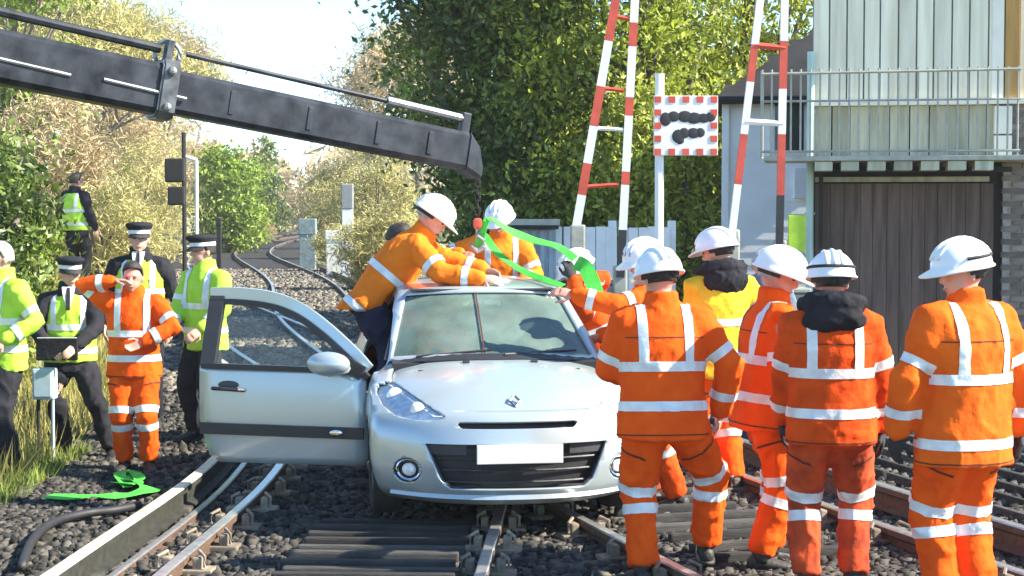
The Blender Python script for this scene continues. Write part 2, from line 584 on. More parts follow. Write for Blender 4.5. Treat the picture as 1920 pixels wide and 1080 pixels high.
# ------------------------------------------------------------------ trees and bushes
M_BARK = mat('bark', (.14, .115, .085), .95, var=.35, scale=7, bump=.8, bscale=18)
M_TWIG = mat('pale_winter_twigs', (.52, .41, .23), .9, var=.25, scale=.6, island=.35, translucent=.25)
M_TWIG2 = mat('yellow_winter_twigs', (.52, .47, .19), .9, var=.25, scale=.6, island=.35, translucent=.3)
M_DARKLEAF = mat('dark_holly_leaf', (.05, .095, .030), .42, var=.35, scale=.9, island=.6, color2=(.26, .34, .05), translucent=.3)
M_MIDLEAF = mat('laurel_leaf', (.20, .28, .035), .45, var=.35, scale=.9, island=.45, color2=(.50, .55, .07), translucent=.4)
M_YELLEAF = mat('sunny_evergreen_leaf', (.32, .39, .04), .5, var=.3, scale=.8, island=.4, color2=(.52, .54, .08), translucent=.35)
M_SHRUB = mat('bright_shrub_leaf', (.24, .33, .04), .5, var=.3, scale=1.5, island=.35, translucent=.35)

def limbs(bm, base, tops, r0, fork):
    for k, tp in enumerate(tops):
        b = Vector(base) + Vector((0, 0, fork * rnd.uniform(.5, 1.1)))
        tp = Vector(tp)
        mid = b.lerp(tp, .5) + Vector((rnd.uniform(-.3, .3), rnd.uniform(-.3, .3), rnd.uniform(-.1, .4)))
        tube(bm, [b, mid, tp], [r0 * .45, r0 * .3, r0 * .08], 5)

def leafy(name, label, cat, base, crowns, leaf, sz, K, M, spread, m, r0=.18, group=None, squash=.7, fork=1.5, droop=.2, trunk_top=None):
    """crowns: list of (centre, radii) in world metres"""
    t = empty(name, base, label=label, cat=cat, group=group)
    bm = B()
    top = trunk_top or crowns[0][0]
    b0 = Vector(base)
    tube(bm, [Vector((0, 0, -.2)), (Vector(top) - b0) * .35 + Vector((.1, .05, 0)), (Vector(top) - b0) * .75], [r0 * 1.25, r0, r0 * .6], 8)
    Cs = []; tips = []
    for (c, r) in crowns:
        share = max(8, int(K * (r[0] * r[1] * r[2]) ** (2 / 3) / sum((q[1][0] * q[1][1] * q[1][2]) ** (2 / 3) for q in crowns)))
        L, cc = seeded_clumps(c, r, share, M, spread, squash=squash)
        Cs.append(L); tips += [Vector(q) - b0 for q in cc[:: max(1, len(cc) // 7)]]
    limbs(bm, (0, 0, 0), tips, r0, fork)
    obj('trunk', bm, M_BARK, t, True)
    C = np.concatenate(Cs); gzz = ground_z(C[:, 0], C[:, 1]); C = C[C[:, 2] > gzz + .05]
    v, f = leaf_cards(C - np.array(base), sz, leaf, droop)
    np_mesh('crown', v, f, m, t)
    return t

leafy('evergreen_tree', 'tall dark evergreen tree with sparse glossy leaves, nearest the boom tip', 'tree', (-.1, 28.5, 0),
      [((-.05, 28.3, 4.6), (1.6, 1.4, 2.9)), ((-.45, 27.8, 6.6), (1.6, 1.4, 1.9)), ((.45, 27.6, 2.3), (1.4, 1.2, 1.7))], .5, .13, 560, 120, .30, M_DARKLEAF, .28)
leafy('evergreen_tree', 'mid green evergreen tree with drooping sprays behind the first barrier', 'tree', (1.9, 27.5, 0),
      [((1.6, 27.0, 4.8), (1.7, 1.4, 3.0)), ((1.9, 26.6, 2.0), (1.8, 1.2, 1.7)), ((1.3, 27.2, 7.5), (2.0, 1.4, 1.8))], .45, .13, 400, 120, .28, M_MIDLEAF, .28, droop=.5)
leafy('evergreen_tree', 'bright yellow green evergreen tree above the slate roof', 'tree', (4.3, 31.5, 0),
      [((4.2, 31.2, 5.2), (2.1, 1.5, 3.2)), ((3.1, 30.6, 3.0), (1.6, 1.2, 2.4)), ((4.6, 31.4, 8.6), (2.2, 1.5, 1.8))], .45, .14, 400, 120, .30, M_YELLEAF, .28, droop=.5)
leafy('evergreen_bush', 'yellow green evergreen bush under the picture sign', 'bush', (2.55, 25.2, 0),
      [((2.45, 25.3, 1.5), (.75, .8, 1.7)), ((2.0, 25.5, 2.6), (.8, .8, 1.3))], .45, .11, 160, 90, .2, M_YELLEAF, .10)
leafy('dark_bush', 'dark green bush at the foot of the bank behind the officers', 'bush', (-5.2, 17.5, float(ground_z(-5.2, 17.5))),
      [((-5.2, 17.4, 1.45), (.55, .7, 1.2)), ((-5.5, 17.8, 2.0), (.6, .7, .9))], .5, .10, 160, 60, .17, M_DARKLEAF, .08)
leafy('round_bush', 'round bright green bush beside the distant signal', 'bush', (-14.6, 88, float(ground_z(-14.6, 88))),
      [((-14.6, 88, 3.3), (1.5, 1.3, 2.2)), ((-14.7, 87.6, 1.4), (1.7, 1.3, 1.3))], .6, .24, 150, 70, .4, M_SHRUB, .15)
leafy('green_tree', 'yellow green leafy tree high on the bank above the far officer', 'tree', (-15.5, 52, float(ground_z(-15.5, 52))),
      [((-15.2, 52, 5.2), (2.0, 1.6, 2.6)), ((-14.2, 51, 9.2), (1.6, 1.4, 1.2))], .5, .26, 130, 50, .4, M_SHRUB, .2)
leafy('dark_conifer', 'narrow dark conifer where the tracks curve away', 'tree', (-24.6, 170, float(ground_z(-24.6, 170))),
      [((-24.4, 170, 4.2), (1.3, 1.3, 4.4)), ((-24.0, 170, 1.6), (1.9, 1.3, 1.6))], .5, .5, 110, 40, .5, M_DARKLEAF, .3)

def bare_tree(name, label, base, h, spreadr, m, twigs=2600, group=None, tw=.9):
    bz = float(ground_z(base[0], base[1]))
    t = empty(name, (base[0], base[1], bz), label=label, cat='tree', group=group)
    bm = B()
    tips = []
    def grow(p, d, L, r, lvl):
        q = p + d * L
        tube(bm, [p, p.lerp(q, .5) + Vector((rnd.uniform(-1, 1), rnd.uniform(-1, 1), rnd.uniform(-.5, .5))) * L * .06, q], [r, r * .85, r * .65], 5 if lvl > 0 else 7)
        if lvl == 3:
            tips.append((q, d, L)); return
        for k in range(3 if lvl else 4):
            dd = (d + Vector((rnd.gauss(0, .55), rnd.gauss(0, .55), rnd.uniform(-.05, .4)))).normalized()
            dd.x *= spreadr; dd.normalize()
            grow(p.lerp(q, rnd.uniform(.6, 1)), dd, L * rnd.uniform(.6, .8), r * .58, lvl + 1)
    grow(Vector((0, 0, -.3)), Vector((rnd.uniform(-.08, .08), rnd.uniform(-.08, .08), 1)).normalized(), h * .36, h * .018, 0)
    obj('trunk', bm, M_BARK, t, True)
    per = max(4, twigs // max(1, len(tips)))
    C = np.concatenate([np.array(q + d * L * .3) + nrg.normal(size=(per, 3)) * h * .05 for q, d, L in tips])
    v, f = leaf_cards(C, h * .05 * tw, .09, -.3)
    np_mesh('crown', v, f, m, t)
    return t

for k, (x, y, h, sp, lab) in enumerate([
        (-16.5, 66, 11, 1.0, 'pale bare tree standing on the bank behind the boom'),
        (-21.5, 78, 14, 1.1, 'wide bare tree at the top of the bank by the photo edge'),
        (-31, 120, 17, 1.1, 'tan bare tree with dense twigs over the boom collar'),
        (-37, 118, 18, 1.0, 'tall tan bare tree over the thick boom end'),
        (-26.5, 128, 16, 1.0, 'reddish bare tree beside the open sky'),
        (-44, 130, 18, 1.0, 'tan bare tree farthest along the bank'),
        (-33.5, 150, 19, 1.0, 'high bare tree rising behind the other tan trees'),
        (-8.2, 112, 13, .8, 'slim bare tree under the open sky by the dark evergreen'),
        (-5.0, 100, 15, .9, 'bare tree half hidden by the dark evergreen'),
        (-12.5, 150, 11, 1.0, 'low bare tree in the gap below the sky')]):
    bare_tree('bare_tree', lab, (x, y), h, sp, M_TWIG if k % 3 else M_TWIG2, 7500, 'bare winter trees along the line')

def brush(label, x, y, rx, h, m, n=60, per=45, sz=.45, asp=.12):
    bz = float(ground_z(x, y))
    t = empty('bramble_bush', (x, y, bz), label=label, cat='bush', group='dry bushes along the line')
    bm = B()
    for k in range(9):
        a = rnd.uniform(0, 6.28); rr = rnd.uniform(.2, .8)
        tube(bm, [(0, 0, -.1), (math.cos(a) * rx * rr * .5, math.sin(a) * rr, h * .5), (math.cos(a) * rx * rr, math.sin(a) * rr * 1.2, h * rnd.uniform(.6, .95))], [.05, .035, .01], 5)
    obj('stem', bm, M_BARK, t)
    L, _ = seeded_clumps((0, 0, h * .45), (rx, rx * .6, h * .55), n, per, rx * .16)
    L = L[L[:, 2] > 0]
    v, f = leaf_cards(L, sz, asp, -.2)
    np_mesh('twigs', v, f, m, t)
for k, (x, y, rx, h, m, lab) in enumerate([
        (-9.6, 40, 1.5, 2.6, M_TWIG2, 'yellow dry bush on the bank beyond the far officer'),
        (-12.6, 46, 2.0, 4.2, M_TWIG, 'tall tan dry bush under the thick boom end'),
        (-15.5, 70, 2.6, 4.8, M_TWIG2, 'yellow dry bush between far officer and signal'),
        (-19.5, 84, 3.0, 7.0, M_TWIG, 'tall tan thicket under the boom collar'),
        (-22.5, 100, 3.2, 6.8, M_TWIG2, 'yellowish thicket left of the distant signal'),
        (-27.5, 140, 4.0, 8.0, M_TWIG, 'broad tan thicket behind the round green bush'),
        (-18.2, 125, .9, 1.6, M_TWIG, 'small tan bush between the curving tracks and conifer'),
        (-9.8, 96, 2.2, 5.0, M_TWIG2, 'yellow dry thicket under the boom tip'),
        (-12.0, 120, 2.6, 5.5, M_TWIG, 'tan thicket right of the dark conifer'),
        (-6.0, 75, 2.0, 4.0, M_TWIG2, 'olive dry bush behind the leaning worker'),
        (-5.2, 58, 1.3, 1.9, M_TWIG2, 'low olive bush beside the white marker post'),
        (-3.2, 44, 1.2, 2.2, M_TWIG2, 'olive bush next to the dark evergreen'),
        (-17.0, 160, 3.5, 7.5, M_TWIG, 'pale thicket closing the end of the line')]):
    brush(lab, x, y, rx, h, m, 120, 75, .045 * h + .09)
# far wood reading as one mass
C = np.stack([nrg.uniform(-150, 110, 16000), nrg.uniform(215, 270, 16000), nrg.random(16000) ** 1.2 * 15], -1)
C[:, 2] *= (.62 + .22 * np.sin(C[:, 0] * .21) + .16 * np.sin(C[:, 0] * .53 + 1))
C[:, 2] += ground_z(C[:, 0], C[:, 1])
v, f = leaf_cards(C, 3.0, .22, -.3)
tag(np_mesh('far_wood', v, f, M_TWIG), kind='stuff')
# ------------------------------------------------------------------ signal box, house
M_WBOARD = mat('pale_green_white_board', (.76, .69, .50), .65, var=.2, scale=1.6, rand=.14, color2=(.84, .79, .62), stretch=(6, 6, .5), bump=.15, bscale=20)
M_JOINT = mat('grey_blue_joint', (.22, .24, .24), .8, var=.2)
M_GBOARD = mat('grey_green_panel', (.38, .38, .28), .75, var=.25, scale=2.2, rand=.18, bump=.25, bscale=20, stretch=(5, 5, .6))
M_BROWN = mat('old_brown_board', (.135, .088, .074), .9, var=.35, scale=2.2, rand=.16, bump=.5, bscale=20, stretch=(7, 7, .6), color2=(.175, .122, .104))
M_CREAM = mat('cream_paint', (.78, .74, .62), .6, var=.1, scale=3)
M_OCHRE = mat('ochre_timber', (.45, .24, .06), .7, var=.2, scale=3, stretch=(6, 6, .5))
M_BRICK = mat('grey_brown_brick', (.17, .14, .12), .9, var=.3, scale=6, rand=.45, bump=.5, bscale=40)
M_MORTAR = mat('pale_mortar', (.30, .28, .25), .95, var=.25, scale=12, bump=.4)
M_IRON = mat('grey_railing_iron', (.36, .36, .30), .55, .3, var=.2)
M_DARK = mat('dark_void_timber', (.022, .02, .02), .9, var=.2)
M_POST = mat('pale_green_post', (.42, .55, .50), .55, var=.12, scale=3)
M_HWALL = mat('pale_blue_weatherboard', (.90, .90, .88), .6, var=.08, scale=2.0, bump=.1)
M_SLATE = mat('dark_slate', (.028, .028, .031), .85, var=.25, scale=3, rand=.3, bump=.3, spec=.2)
M_WHITE = mat('white_paint', (.80, .80, .79), .5, var=.08, scale=4)
M_RED = mat('red_paint', (.56, .075, .04), .5, var=.2, scale=6)
M_GLASSDARK = mat('dark_window_glass', (.03, .04, .045), .1, var=.1)

def part(name, m, parent, *boxes, bevel=0.006, smooth=False):
    bm = B()
    for c, s in boxes: box(bm, c, s, bevel=bevel)
    return obj(name, bm, m, parent, smooth)

SBY = 20.0
sb = empty('signal_box', (4.7, SBY, 0), R(-10), label='timber signal box with white boarded upper floor over brown boards', cat='signal box')
def sx(px, Y=SBY): return (px - 960) * Y / FPX - 4.7
def sz(py, Y=SBY): return W(960, py, Y).z
# core walls behind the boards
part('wall', M_JOINT, sb, ((sx(1522) + 1.9, 1.6, 4.9), (3.78, 3.0, 3.15)), bevel=0)
part('lower_wall', M_DARK, sb, ((sx(1530) + 1.08, 1.62, 1.62), (2.2, 2.95, 3.3)), bevel=0)
x = sx(1524); k = 0
while x < sx(1852):
    w = rnd.uniform(.185, .215)
    part('board', M_WBOARD, sb, ((x + w / 2, .085, 4.88), (w - .018, .035, 3.12)))
    x += w; k += 1
part('corner_post', M_CREAM, sb, ((sx(1862), .08, 4.88), (.13, .10, 3.14)))
part('door_jamb', M_OCHRE, sb, ((sx(1888), .07, 4.88), (.16, .08, 3.12)))
x = sx(1902)
while x < sx(2060):
    part('board', M_WBOARD, sb, ((x + .09, .085, 4.88), (.175, .03, 3.12))); x += .19
# ledge and lower panels behind the railing
part('sill', M_CREAM, sb, ((sx(1522) + 1.9, .03, 3.30), (3.76, .15, .07)))
x = sx(1526)
while x < sx(1848):
    w = rnd.uniform(.20, .24)
    part('panel_board', M_GBOARD, sb, ((x + w / 2, .10, 2.96), (w - .014, .03, .60))); x += w
part('cream_block', M_CREAM, sb, ((sx(1872), .03, 3.08), (.20, .13, .32)))
part('cream_block', M_CREAM, sb, ((sx(1872), .03, 2.78), (.20, .13, .24)))
# balcony floor, joists, brackets
part('balcony_floor', M_IRON, sb, ((sx(1435) + 1.52, -.42, 2.62), (3.0, .86, .055)))
part('fascia', M_DARK, sb, ((sx(1530) + 1.1, -.40, 2.50), (2.2, .04, .06)))
for k in range(7):
    x = sx(1545 + k * 47)
    part('joist', M_GBOARD, sb, ((x, -.42, 2.535), (.20, .80, .105)))
part('bracket', M_DARK, sb, ((sx(1541), -.05, 2.05), (.05, .06, .95)))
# railing
rail = empty('balcony_railing', (4.7, SBY, 0), R(-10), label='grey iron railing of thin uprights round the signal box balcony', cat='railing')
ytop = 3.60
bm = B(); tube(bm, [(sx(1432), -.83, ytop - .02), (sx(1888), -.83, ytop)], .018, 6); tube(bm, [(sx(1432), -.83, 3.27), (sx(1888), -.83, 3.27)], .014, 6); tube(bm, [(sx(1432), -.83, 2.70), (sx(1888), -.83, 2.70)], .016, 6)
obj('handrail', bm, M_IRON, rail)
BAR = B(); tube(BAR, [(0, 0, 2.64), (0, 0, ytop + .03)], .011, 6)
BAR_ME = bpy.data.meshes.new('bar'); BAR.to_mesh(BAR_ME); BAR.free(); BAR_ME.materials.append(M_IRON)
x = sx(1434)
while x < sx(1888):
    link_mesh('bar', BAR_ME, rail, (x, -.83, 0)); x += .108
for s in range(7):
    link_mesh('bar', BAR_ME, rail, (sx(1432), -.70 + s * .11, 0))
# brown lower boards
x = sx(1530)
while x < sx(1846):
    w = rnd.uniform(.14, .19)
    part('brown_board', M_BROWN, sb, ((x + w / 2, .115, 1.17), (w - .004, .035, 2.36))); x += w
part('lintel', M_GBOARD, sb, ((sx(1530) + 1.0, .09, 2.40), (2.0, .05, .06)))
# brick pier with real bricks
part('brick_core', M_MORTAR, sb, ((sx(1872) + .62, .62, 1.66), (1.2, 1.1, 3.30)), bevel=0)
BR_ME = cube_mesh('brick', (.215, .10, .062), M_BRICK, .006)
c = 0; z = .04
while z < 3.30:
    for k in range(5):
        x = sx(1872) + .11 + k * .227 + (.113 if c % 2 else 0)
        o = link_mesh('brick', BR_ME, sb, (x + rnd.uniform(-.003, .003), .105 - rnd.uniform(.0, .012), z))
    z += .074; c += 1
# roof
bm = B()
for s, q in ((-1, 0), (1, 1)): pass
loft(bm, [[Vector((sx(1522) - .35, -.35, 6.46)), Vector((sx(1522) - .35, 1.6, 7.5)), Vector((sx(1522) - .35, 3.55, 6.46)), Vector((sx(1522) - .35, 3.55, 6.40)), Vector((sx(1522) - .35, -.35, 6.40))],
          [Vector((sx(2160), -.35, 6.46)), Vector((sx(2160), 1.6, 7.5)), Vector((sx(2160), 3.55, 6.46)), Vector((sx(2160), 3.55, 6.40)), Vector((sx(2160), -.35, 6.40))]])
obj('roof', bm, M_SLATE, sb)
bm = B(); tube(bm, [(sx(1521), -.02, 0), (sx(1521), -.02, 3.9)], .045, 8)
for z in (.8, 2.0, 3.2): box(bm, (sx(1521), .03, z), (.12, .08, .03))
o = obj('drain_pipe', bm, M_POST, sb)

# white house behind
HY = 24.0
hs = empty('weatherboard_house', (3.9, HY, 0), R(-7), label='pale blue white boarded house with dark slate roof behind the barrier', cat='house')
def hx(px): return (px - 960) * HY / FPX - 3.9
hl, hr = hx(1356), hx(1356) + 3.0
part('wall', M_HWALL, hs, (((hl + hr) / 2, 1.55, 1.8), (hr - hl - .06, 3.0, 3.6)), bevel=0)
z = .02
while z < 3.55:
    bm = B()
    r = Matrix.Rotation(R(-3), 3, 'X'); box(bm, ((hl + hr) / 2, .03, z + .09), (hr - hl, .02, .20), rot=r)
    obj('weatherboard', bm, M_HWALL, hs); z += .18
part('corner_board', M_HWALL, hs, ((hl + .03, -.005, 1.8), (.10, .10, 3.6)))
part('window_frame', M_WHITE, hs, ((hx(1478), -.02, 3.2), (.55, .07, .85)))
part('window_pane', M_GLASSDARK, hs, ((hx(1478), -.05, 3.2), (.40, .03, .68)))
part('white_vent_box', M_WHITE, hs, ((hx(1504), -.06, 2.42), (.24, .16, .42)))
# roof slates in courses
for c in range(9):
    z0 = 3.62 + c * .125; y0 = -.22 + c * .20
    x = hl - .15 + (.0 if c % 2 else .12)
    xl = x + c * .16
    while xl < hr:
        bm = B(); box(bm, (xl + .12, y0 + .12, z0), (.235, .27, .018), rot=Matrix.Rotation(R(30), 3, 'X')); obj('slate', bm, M_SLATE, hs)
        xl += .245
bm = B()
loft(bm, [[Vector((hl - .18, -.30, 3.55)), Vector((hl - .18, 3.3, 3.55))], [Vector((hr, -.30, 3.55)), Vector((hr, 3.3, 3.55))], ], closed=False)
obj('soffit', bm, M_DARK, hs)
bm = B()
a = [Vector((hl - .18, -.28, 3.58)), Vector((hr, -.28, 3.58)), Vector((hr, 1.55, 4.72)), Vector((hl + 1.35, 1.55, 4.72)), Vector((hl - .18, 3.3, 3.58)), Vector((hr, 3.3, 3.58))]
vs = [bm.verts.new(p) for p in a]
for f in ((0, 1, 2, 3), (0, 3, 4), (4, 3, 2, 5), (0, 4, 5, 1), (1, 5, 2)): bm.faces.new([vs[i] for i in f])
obj('roof', bm, M_SLATE, hs)
bm = B(); tube(bm, [(hl - .2, -.32, 3.57), (hr, -.32, 3.57)], .055, 8); obj('gutter', bm, M_DARK, hs)

# hi-vis notice on the post by the box
nb = empty('yellow_notice', tuple(W(1494, 440, 19.4) * Vector((1, 1, 0)) if False else (W(1494, 440, 19.4).x, 19.4, 0)), label='bright yellow green notice board on a short post beside the signal box', cat='notice board')
bm = B(); box(bm, (0, 0, W(0, 438, 19.4).z), (.20, .03, .42), bevel=.01); obj('board', bm, mat('hi_vis_yellow_paint', (.42, .62, .03), .5, var=.1), nb)
bm = B(); tube(bm, [(0, .04, 0), (0, .04, 1.9)], .025, 8); obj('post', bm, M_POST, nb)

# ------------------------------------------------------------------ level crossing barriers
def striped_pole(parent, p0, p1, cuts, w, d=.05):
    """cuts: list of (t0, t1, 'r'/'w'/'k')"""
    p0, p1 = Vector(p0), Vector(p1)
    t = (p1 - p0).normalized(); a, b = frame(t, Vector((0, 1, 0)))
    for t0, t1_, c in cuts:
        bm = B()
        q0, q1 = p0.lerp(p1, t0), p0.lerp(p1, t1_)
        loft(bm, [[q + a * sx_ * w / 2 + b * sy_ * d / 2 for sx_, sy_ in ((-1, -1), (1, -1), (1, 1), (-1, 1))] for q in (q0, q1)])
        obj({'r': 'red_stripe', 'w': 'white_stripe', 'k': 'black_arm'}[c], bm, {'r': M_RED, 'w': M_WHITE, 'k': M_BLACK}[c], parent)

def py_t(p0y, p1y, a, b): return ((p0y - a) / (p0y - p1y), (p0y - b) / (p0y - p1y))

BY = 18.0
bx = W(1118, 500, BY).x
b1 = empty('level_crossing_barrier', (bx, BY, 0), label='raised red and white barrier leaning before the dark evergreen', cat='barrier', group='raised level crossing barriers')
def L1(px, py): q = W(px, py, BY); return (q.x - bx, 0, q.z)
def cuts_of(p0, p1, marks):
    return [(*py_t(p0[1], p1[1], a, b), c) for a, b, c in marks]
p0, p1 = (1078, 440), (1212, -330)
striped_pole(b1, L1(*p0), L1(*p1), cuts_of(p0, p1, [(440, 365, 'w'), (365, 305, 'r'), (305, 235, 'w'), (235, 160, 'r'), (160, 75, 'w'), (75, -10, 'r'), (-10, -90, 'w'), (-90, -170, 'r'), (-170, -250, 'w'), (-250, -330, 'r')]), .09)
p0, p1 = (1163, 520), (1208, -330)
striped_pole(b1, L1(*p0), L1(*p1), cuts_of(p0, p1, [(520, 430, 'k'), (430, 345, 'w'), (345, 320, 'r'), (320, 215, 'w'), (215, 180, 'r'), (180, 85, 'w'), (85, 40, 'r'), (40, -120, 'w'), (-120, -200, 'r'), (-200, -330, 'w')]), .085)
for (xa, ya, xb, yb, m) in ((1098, 350, 1160, 346, M_RED), (1108, 240, 1168, 243, M_WHITE), (1128, 165, 1172, 170, M_RED), (1150, 30, 1180, 35, M_RED)):
    bm = B(); tube(bm, [L1(xa, ya), L1(xb, yb)], .024, 6); obj('rung', bm, m, b1)
part('pedestal', M_IRON, b1, ((0, .28, .62), (.62, .42, 1.24)), ((0, .28, 1.27), (.66, .46, .05)), bevel=.015)
bm = B(); box(bm, (L1(1078, 440)[0] + .03, .04, 1.55), (.16, .14, .66), bevel=.02); box(bm, (L1(1163, 520)[0], .06, 1.2), (.15, .14, .5), bevel=.02); obj('pivot_arm', bm, M_IRON, b1)

BY2 = 16.0
bx2 = W(1440, 500, BY2).x
b2 = empty('level_crossing_barrier', (bx2, BY2, 0), label='raised red and white barrier standing before the pale boarded house', cat='barrier', group='raised level crossing barriers')
def L2(px, py): q = W(px, py, BY2); return (q.x - bx2, 0, q.z)
p0, p1 = (1372, 440), (1462, -300)
striped_pole(b2, L2(*p0), L2(*p1), cuts_of(p0, p1, [(440, 345, 'w'), (345, 250, 'r'), (250, 152, 'w'), (152, 82, 'r'), (82, -30, 'w'), (-30, -110, 'r'), (-110, -220, 'w'), (-220, -300, 'r')]), .068)
p0, p1 = (1461, 470), (1478, -300)
striped_pole(b2, L2(*p0), L2(*p1), cuts_of(p0, p1, [(470, 365, 'k'), (365, 250, 'r'), (250, 165, 'w'), (165, 75, 'r'), (75, -40, 'w'), (-40, -120, 'r'), (-120, -220, 'w'), (-220, -300, 'r')]), .068)
for (xa, ya, xb, yb, m) in ((1416, 85, 1472, 90, M_RED), (1398, 228, 1468, 232, M_WHITE)):
    bm = B(); tube(bm, [L2(xa, ya), L2(xb, yb)], .032, 6); obj('rung', bm, m, b2)
part('pedestal', M_IRON, b2, ((.1, .28, .62), (.6, .42, 1.24)), ((.1, .28, 1.27), (.64, .46, .05)), bevel=.015)
bm = B(); box(bm, (L2(1461, 470)[0], .05, 1.45), (.14, .14, .6), bevel=.02); box(bm, (L2(1372, 440)[0] + .02, .05, 1.5), (.12, .1, .7), bevel=.02); obj('pivot_arm', bm, M_IRON, b2)

# ------------------------------------------------------------------ picture sign
SY = 19.0
sp = W(1236, 500, SY)
sg = empty('crossing_sign', (sp.x, SY, 0), label='square white sign with red chequered border and black blots', cat='sign')
c = W(1285, 236, SY) - Vector((sp.x, SY, 0)); wS = .71; hS = .66
part('plate', M_WHITE, sg, ((c.x, -.04, c.z), (wS, .03, hS)), bevel=.01)
bm = B()
nb_ = 9
for i in range(nb_):
    for j in range(nb_):
        edge = i in (0, nb_ - 1) or j in (0, nb_ - 1)
        if edge and (i + j) % 2 == 0:
            bm = B(); box(bm, (c.x + (i - 4) * wS / nb_ * .985, -.0585, c.z + (j - 4) * hS / nb_ * .985), (wS / nb_ * .96, .006, hS / nb_ * .96)); obj('red_square', bm, M_RED, sg)
bm = B()
def blot(px, py, rx, ry):
    q = W(px, py, SY)
    ellipsoid(bm, (q.x - sp.x, -.057, q.z), Vector((rx * SY / FPX, 0, 0)), Vector((0, .007, 0)), Vector((0, 0, ry * SY / FPX)), 12, 6)
for a in ((1247, 224, 11, 13), (1262, 219, 12, 10), (1283, 219, 14, 11), (1300, 222, 15, 11), (1318, 222, 13, 9), (1331, 220, 10, 9),
          (1271, 256, 12, 13), (1282, 250, 10, 10), (1299, 250, 12, 10), (1312, 249, 9, 9), (1274, 264, 8, 7)):
    blot(*a)
obj('black_blots', bm, M_BLACK, sg)
bm = B(); tube(bm, [(0, .03, -.05), (0, .03, W(1236, 138, SY).z)], .05, 10); obj('post', bm, M_WHITE, sg)

# ------------------------------------------------------------------ relay cabinet, fence
M_CAB = mat('blue_grey_cabinet', (.30, .36, .40), .6, .1, var=.25, scale=4, bump=.2)
cb = empty('relay_cabinet', ((992 - 960) * 21 / FPX, 21, 0), label='blue grey ribbed cabinet with flat dark lid beside the white fence', cat='cabinet')
part('body', M_CAB, cb, ((0, .3, .92), (.66, .6, 1.84)), bevel=.01)
for k in range(6):
    part('rib', M_CAB, cb, ((-.27 + k * .108, -.012, .95), (.055, .03, 1.7)))
part('lid', M_IRON, cb, ((0, .28, 1.89), (.76, .74, .08)))
part('lid_rim', M_DARK, cb, ((0, -.10, 1.83), (.72, .03, .05)))
fn = empty('white_fence', (1.15, 21.2, 0), label='white close boarded fence behind the workers and the first barrier', cat='fence')
x = -.60
while x < .82:
    w = rnd.uniform(.12, .15)
    part('fence_board', M_WHITE, fn, ((x, rnd.uniform(-.006, .006), .93), (w - .008, .03, 1.80 + rnd.uniform(-.02, .02)))); x += w
for x in (-.62, .1, .84):
    part('fence_post', M_WHITE, fn, ((x, .09, .95), (.10, .10, 1.92)))
for z in (.5, 1.4): part('fence_rail', M_WHITE, fn, ((.1, .045, z), (1.45, .05, .09)))

# ------------------------------------------------------------------ distant railway furniture
ds = empty('railway_signal', (W(330, 500, 38).x, 38, float(ground_z(W(330, 500, 38).x, 38))), label='dark signal head with white backed post under the boom collar', cat='signal')
gz0 = ds.location.z
zt = lambda py: W(0, py, 38).z - gz0
part('signal_head', M_DARK, ds, ((0, 0, (zt(297) + zt(342)) / 2), (.44, .2, zt(297) - zt(342))), bevel=.04)
part('lower_box', M_DARK, ds, ((.03, 0, (zt(350) + zt(385)) / 2), (.38, .2, zt(350) - zt(385))), bevel=.04)
bm = B(); tube(bm, [(.19, .03, 0), (.19, .03, zt(248))], .05, 8); obj('post', bm, M_DARK, ds)
bm = B(); tube(bm, [(.46, .06, 0), (.46, .06, zt(300))], .04, 8); tube(bm, [(.46, .06, zt(300)), (.17, .06, zt(292))], .045, 8); obj('ladder_rail', bm, M_WHITE, ds)
bm = B()
for k in range(9): tube(bm, [(.19, .06, .3 + k * .2), (.46, .06, .3 + k * .2)], .018, 5)
obj('ladder_rungs', bm, M_WHITE, ds)

def marker(px, Y, ptop, pbot, wpx, label, name, mtop, mbot, split):
    x = W(px, 500, Y).x; g = float(ground_z(x, Y))
    e = empty(name, (x, Y, g), label=label, cat='post')
    zt_ = W(px, ptop, Y).z - g; zs = W(px, split, Y).z - g; w = wpx * Y / FPX
    part('shaft', mbot, e, ((0, 0, zs / 2 - .1), (w, w * .6, zs + .2)), bevel=.02)
    part('head', mtop, e, ((0, 0, (zs + zt_) / 2), (w * 1.1, w * .7, zt_ - zs)), bevel=.03)
M_DCAB = mat('green_grey_cabinet', (.20, .26, .26), .6, var=.25)
M_GREY = mat('grey_paint', (.26, .27, .27), .6, var=.15)
marker(652, 52, 345, 450, 20, 'grey topped white marker post among dry bushes beside the far track', 'marker_post', M_GREY, M_WHITE, 392)
marker(577, 62, 410, 458, 30, 'squat green grey trackside cabinet near the far curve', 'trackside_cabinet', M_DCAB, M_DCAB, 440)
marker(633, 54, 432, 470, 40, 'low cream trackside box beside the white marker post', 'trackside_box', M_CREAM, M_CREAM, 450)
marker(411, 42, 408, 470, 9, 'short black trackside post next to an officer in lime jacket', 'black_post', M_BLACK, M_BLACK, 424)

# box on posts in the yellow grass
jb = empty('junction_box', tuple(W(86, 855, 13.6)), label='small pale blue junction box on two thin legs in yellow grass', cat='junction box')
jb.location.z = float(ground_z(jb.location.x, 13.6))
M_JB = mat('pale_blue_box', (.42, .54, .58), .55, var=.12)
zb = W(86, 748, 13.6).z - jb.location.z; zt_ = W(86, 690, 13.6).z - jb.location.z
part('box', M_JB, jb, ((0, 0, (zb + zt_) / 2), (.17, .14, zt_ - zb)), bevel=.012)
part('lid', M_JB, jb, ((0, -.076, (zb + zt_) / 2), (.14, .012, (zt_ - zb) * .82)))
for s in (-.055, .06):
    bm = B(); tube(bm, [(s, 0, -.1), (s, 0, zb)], .014, 7); obj('leg', bm, M_DARK if s < 0 else M_JB, jb)

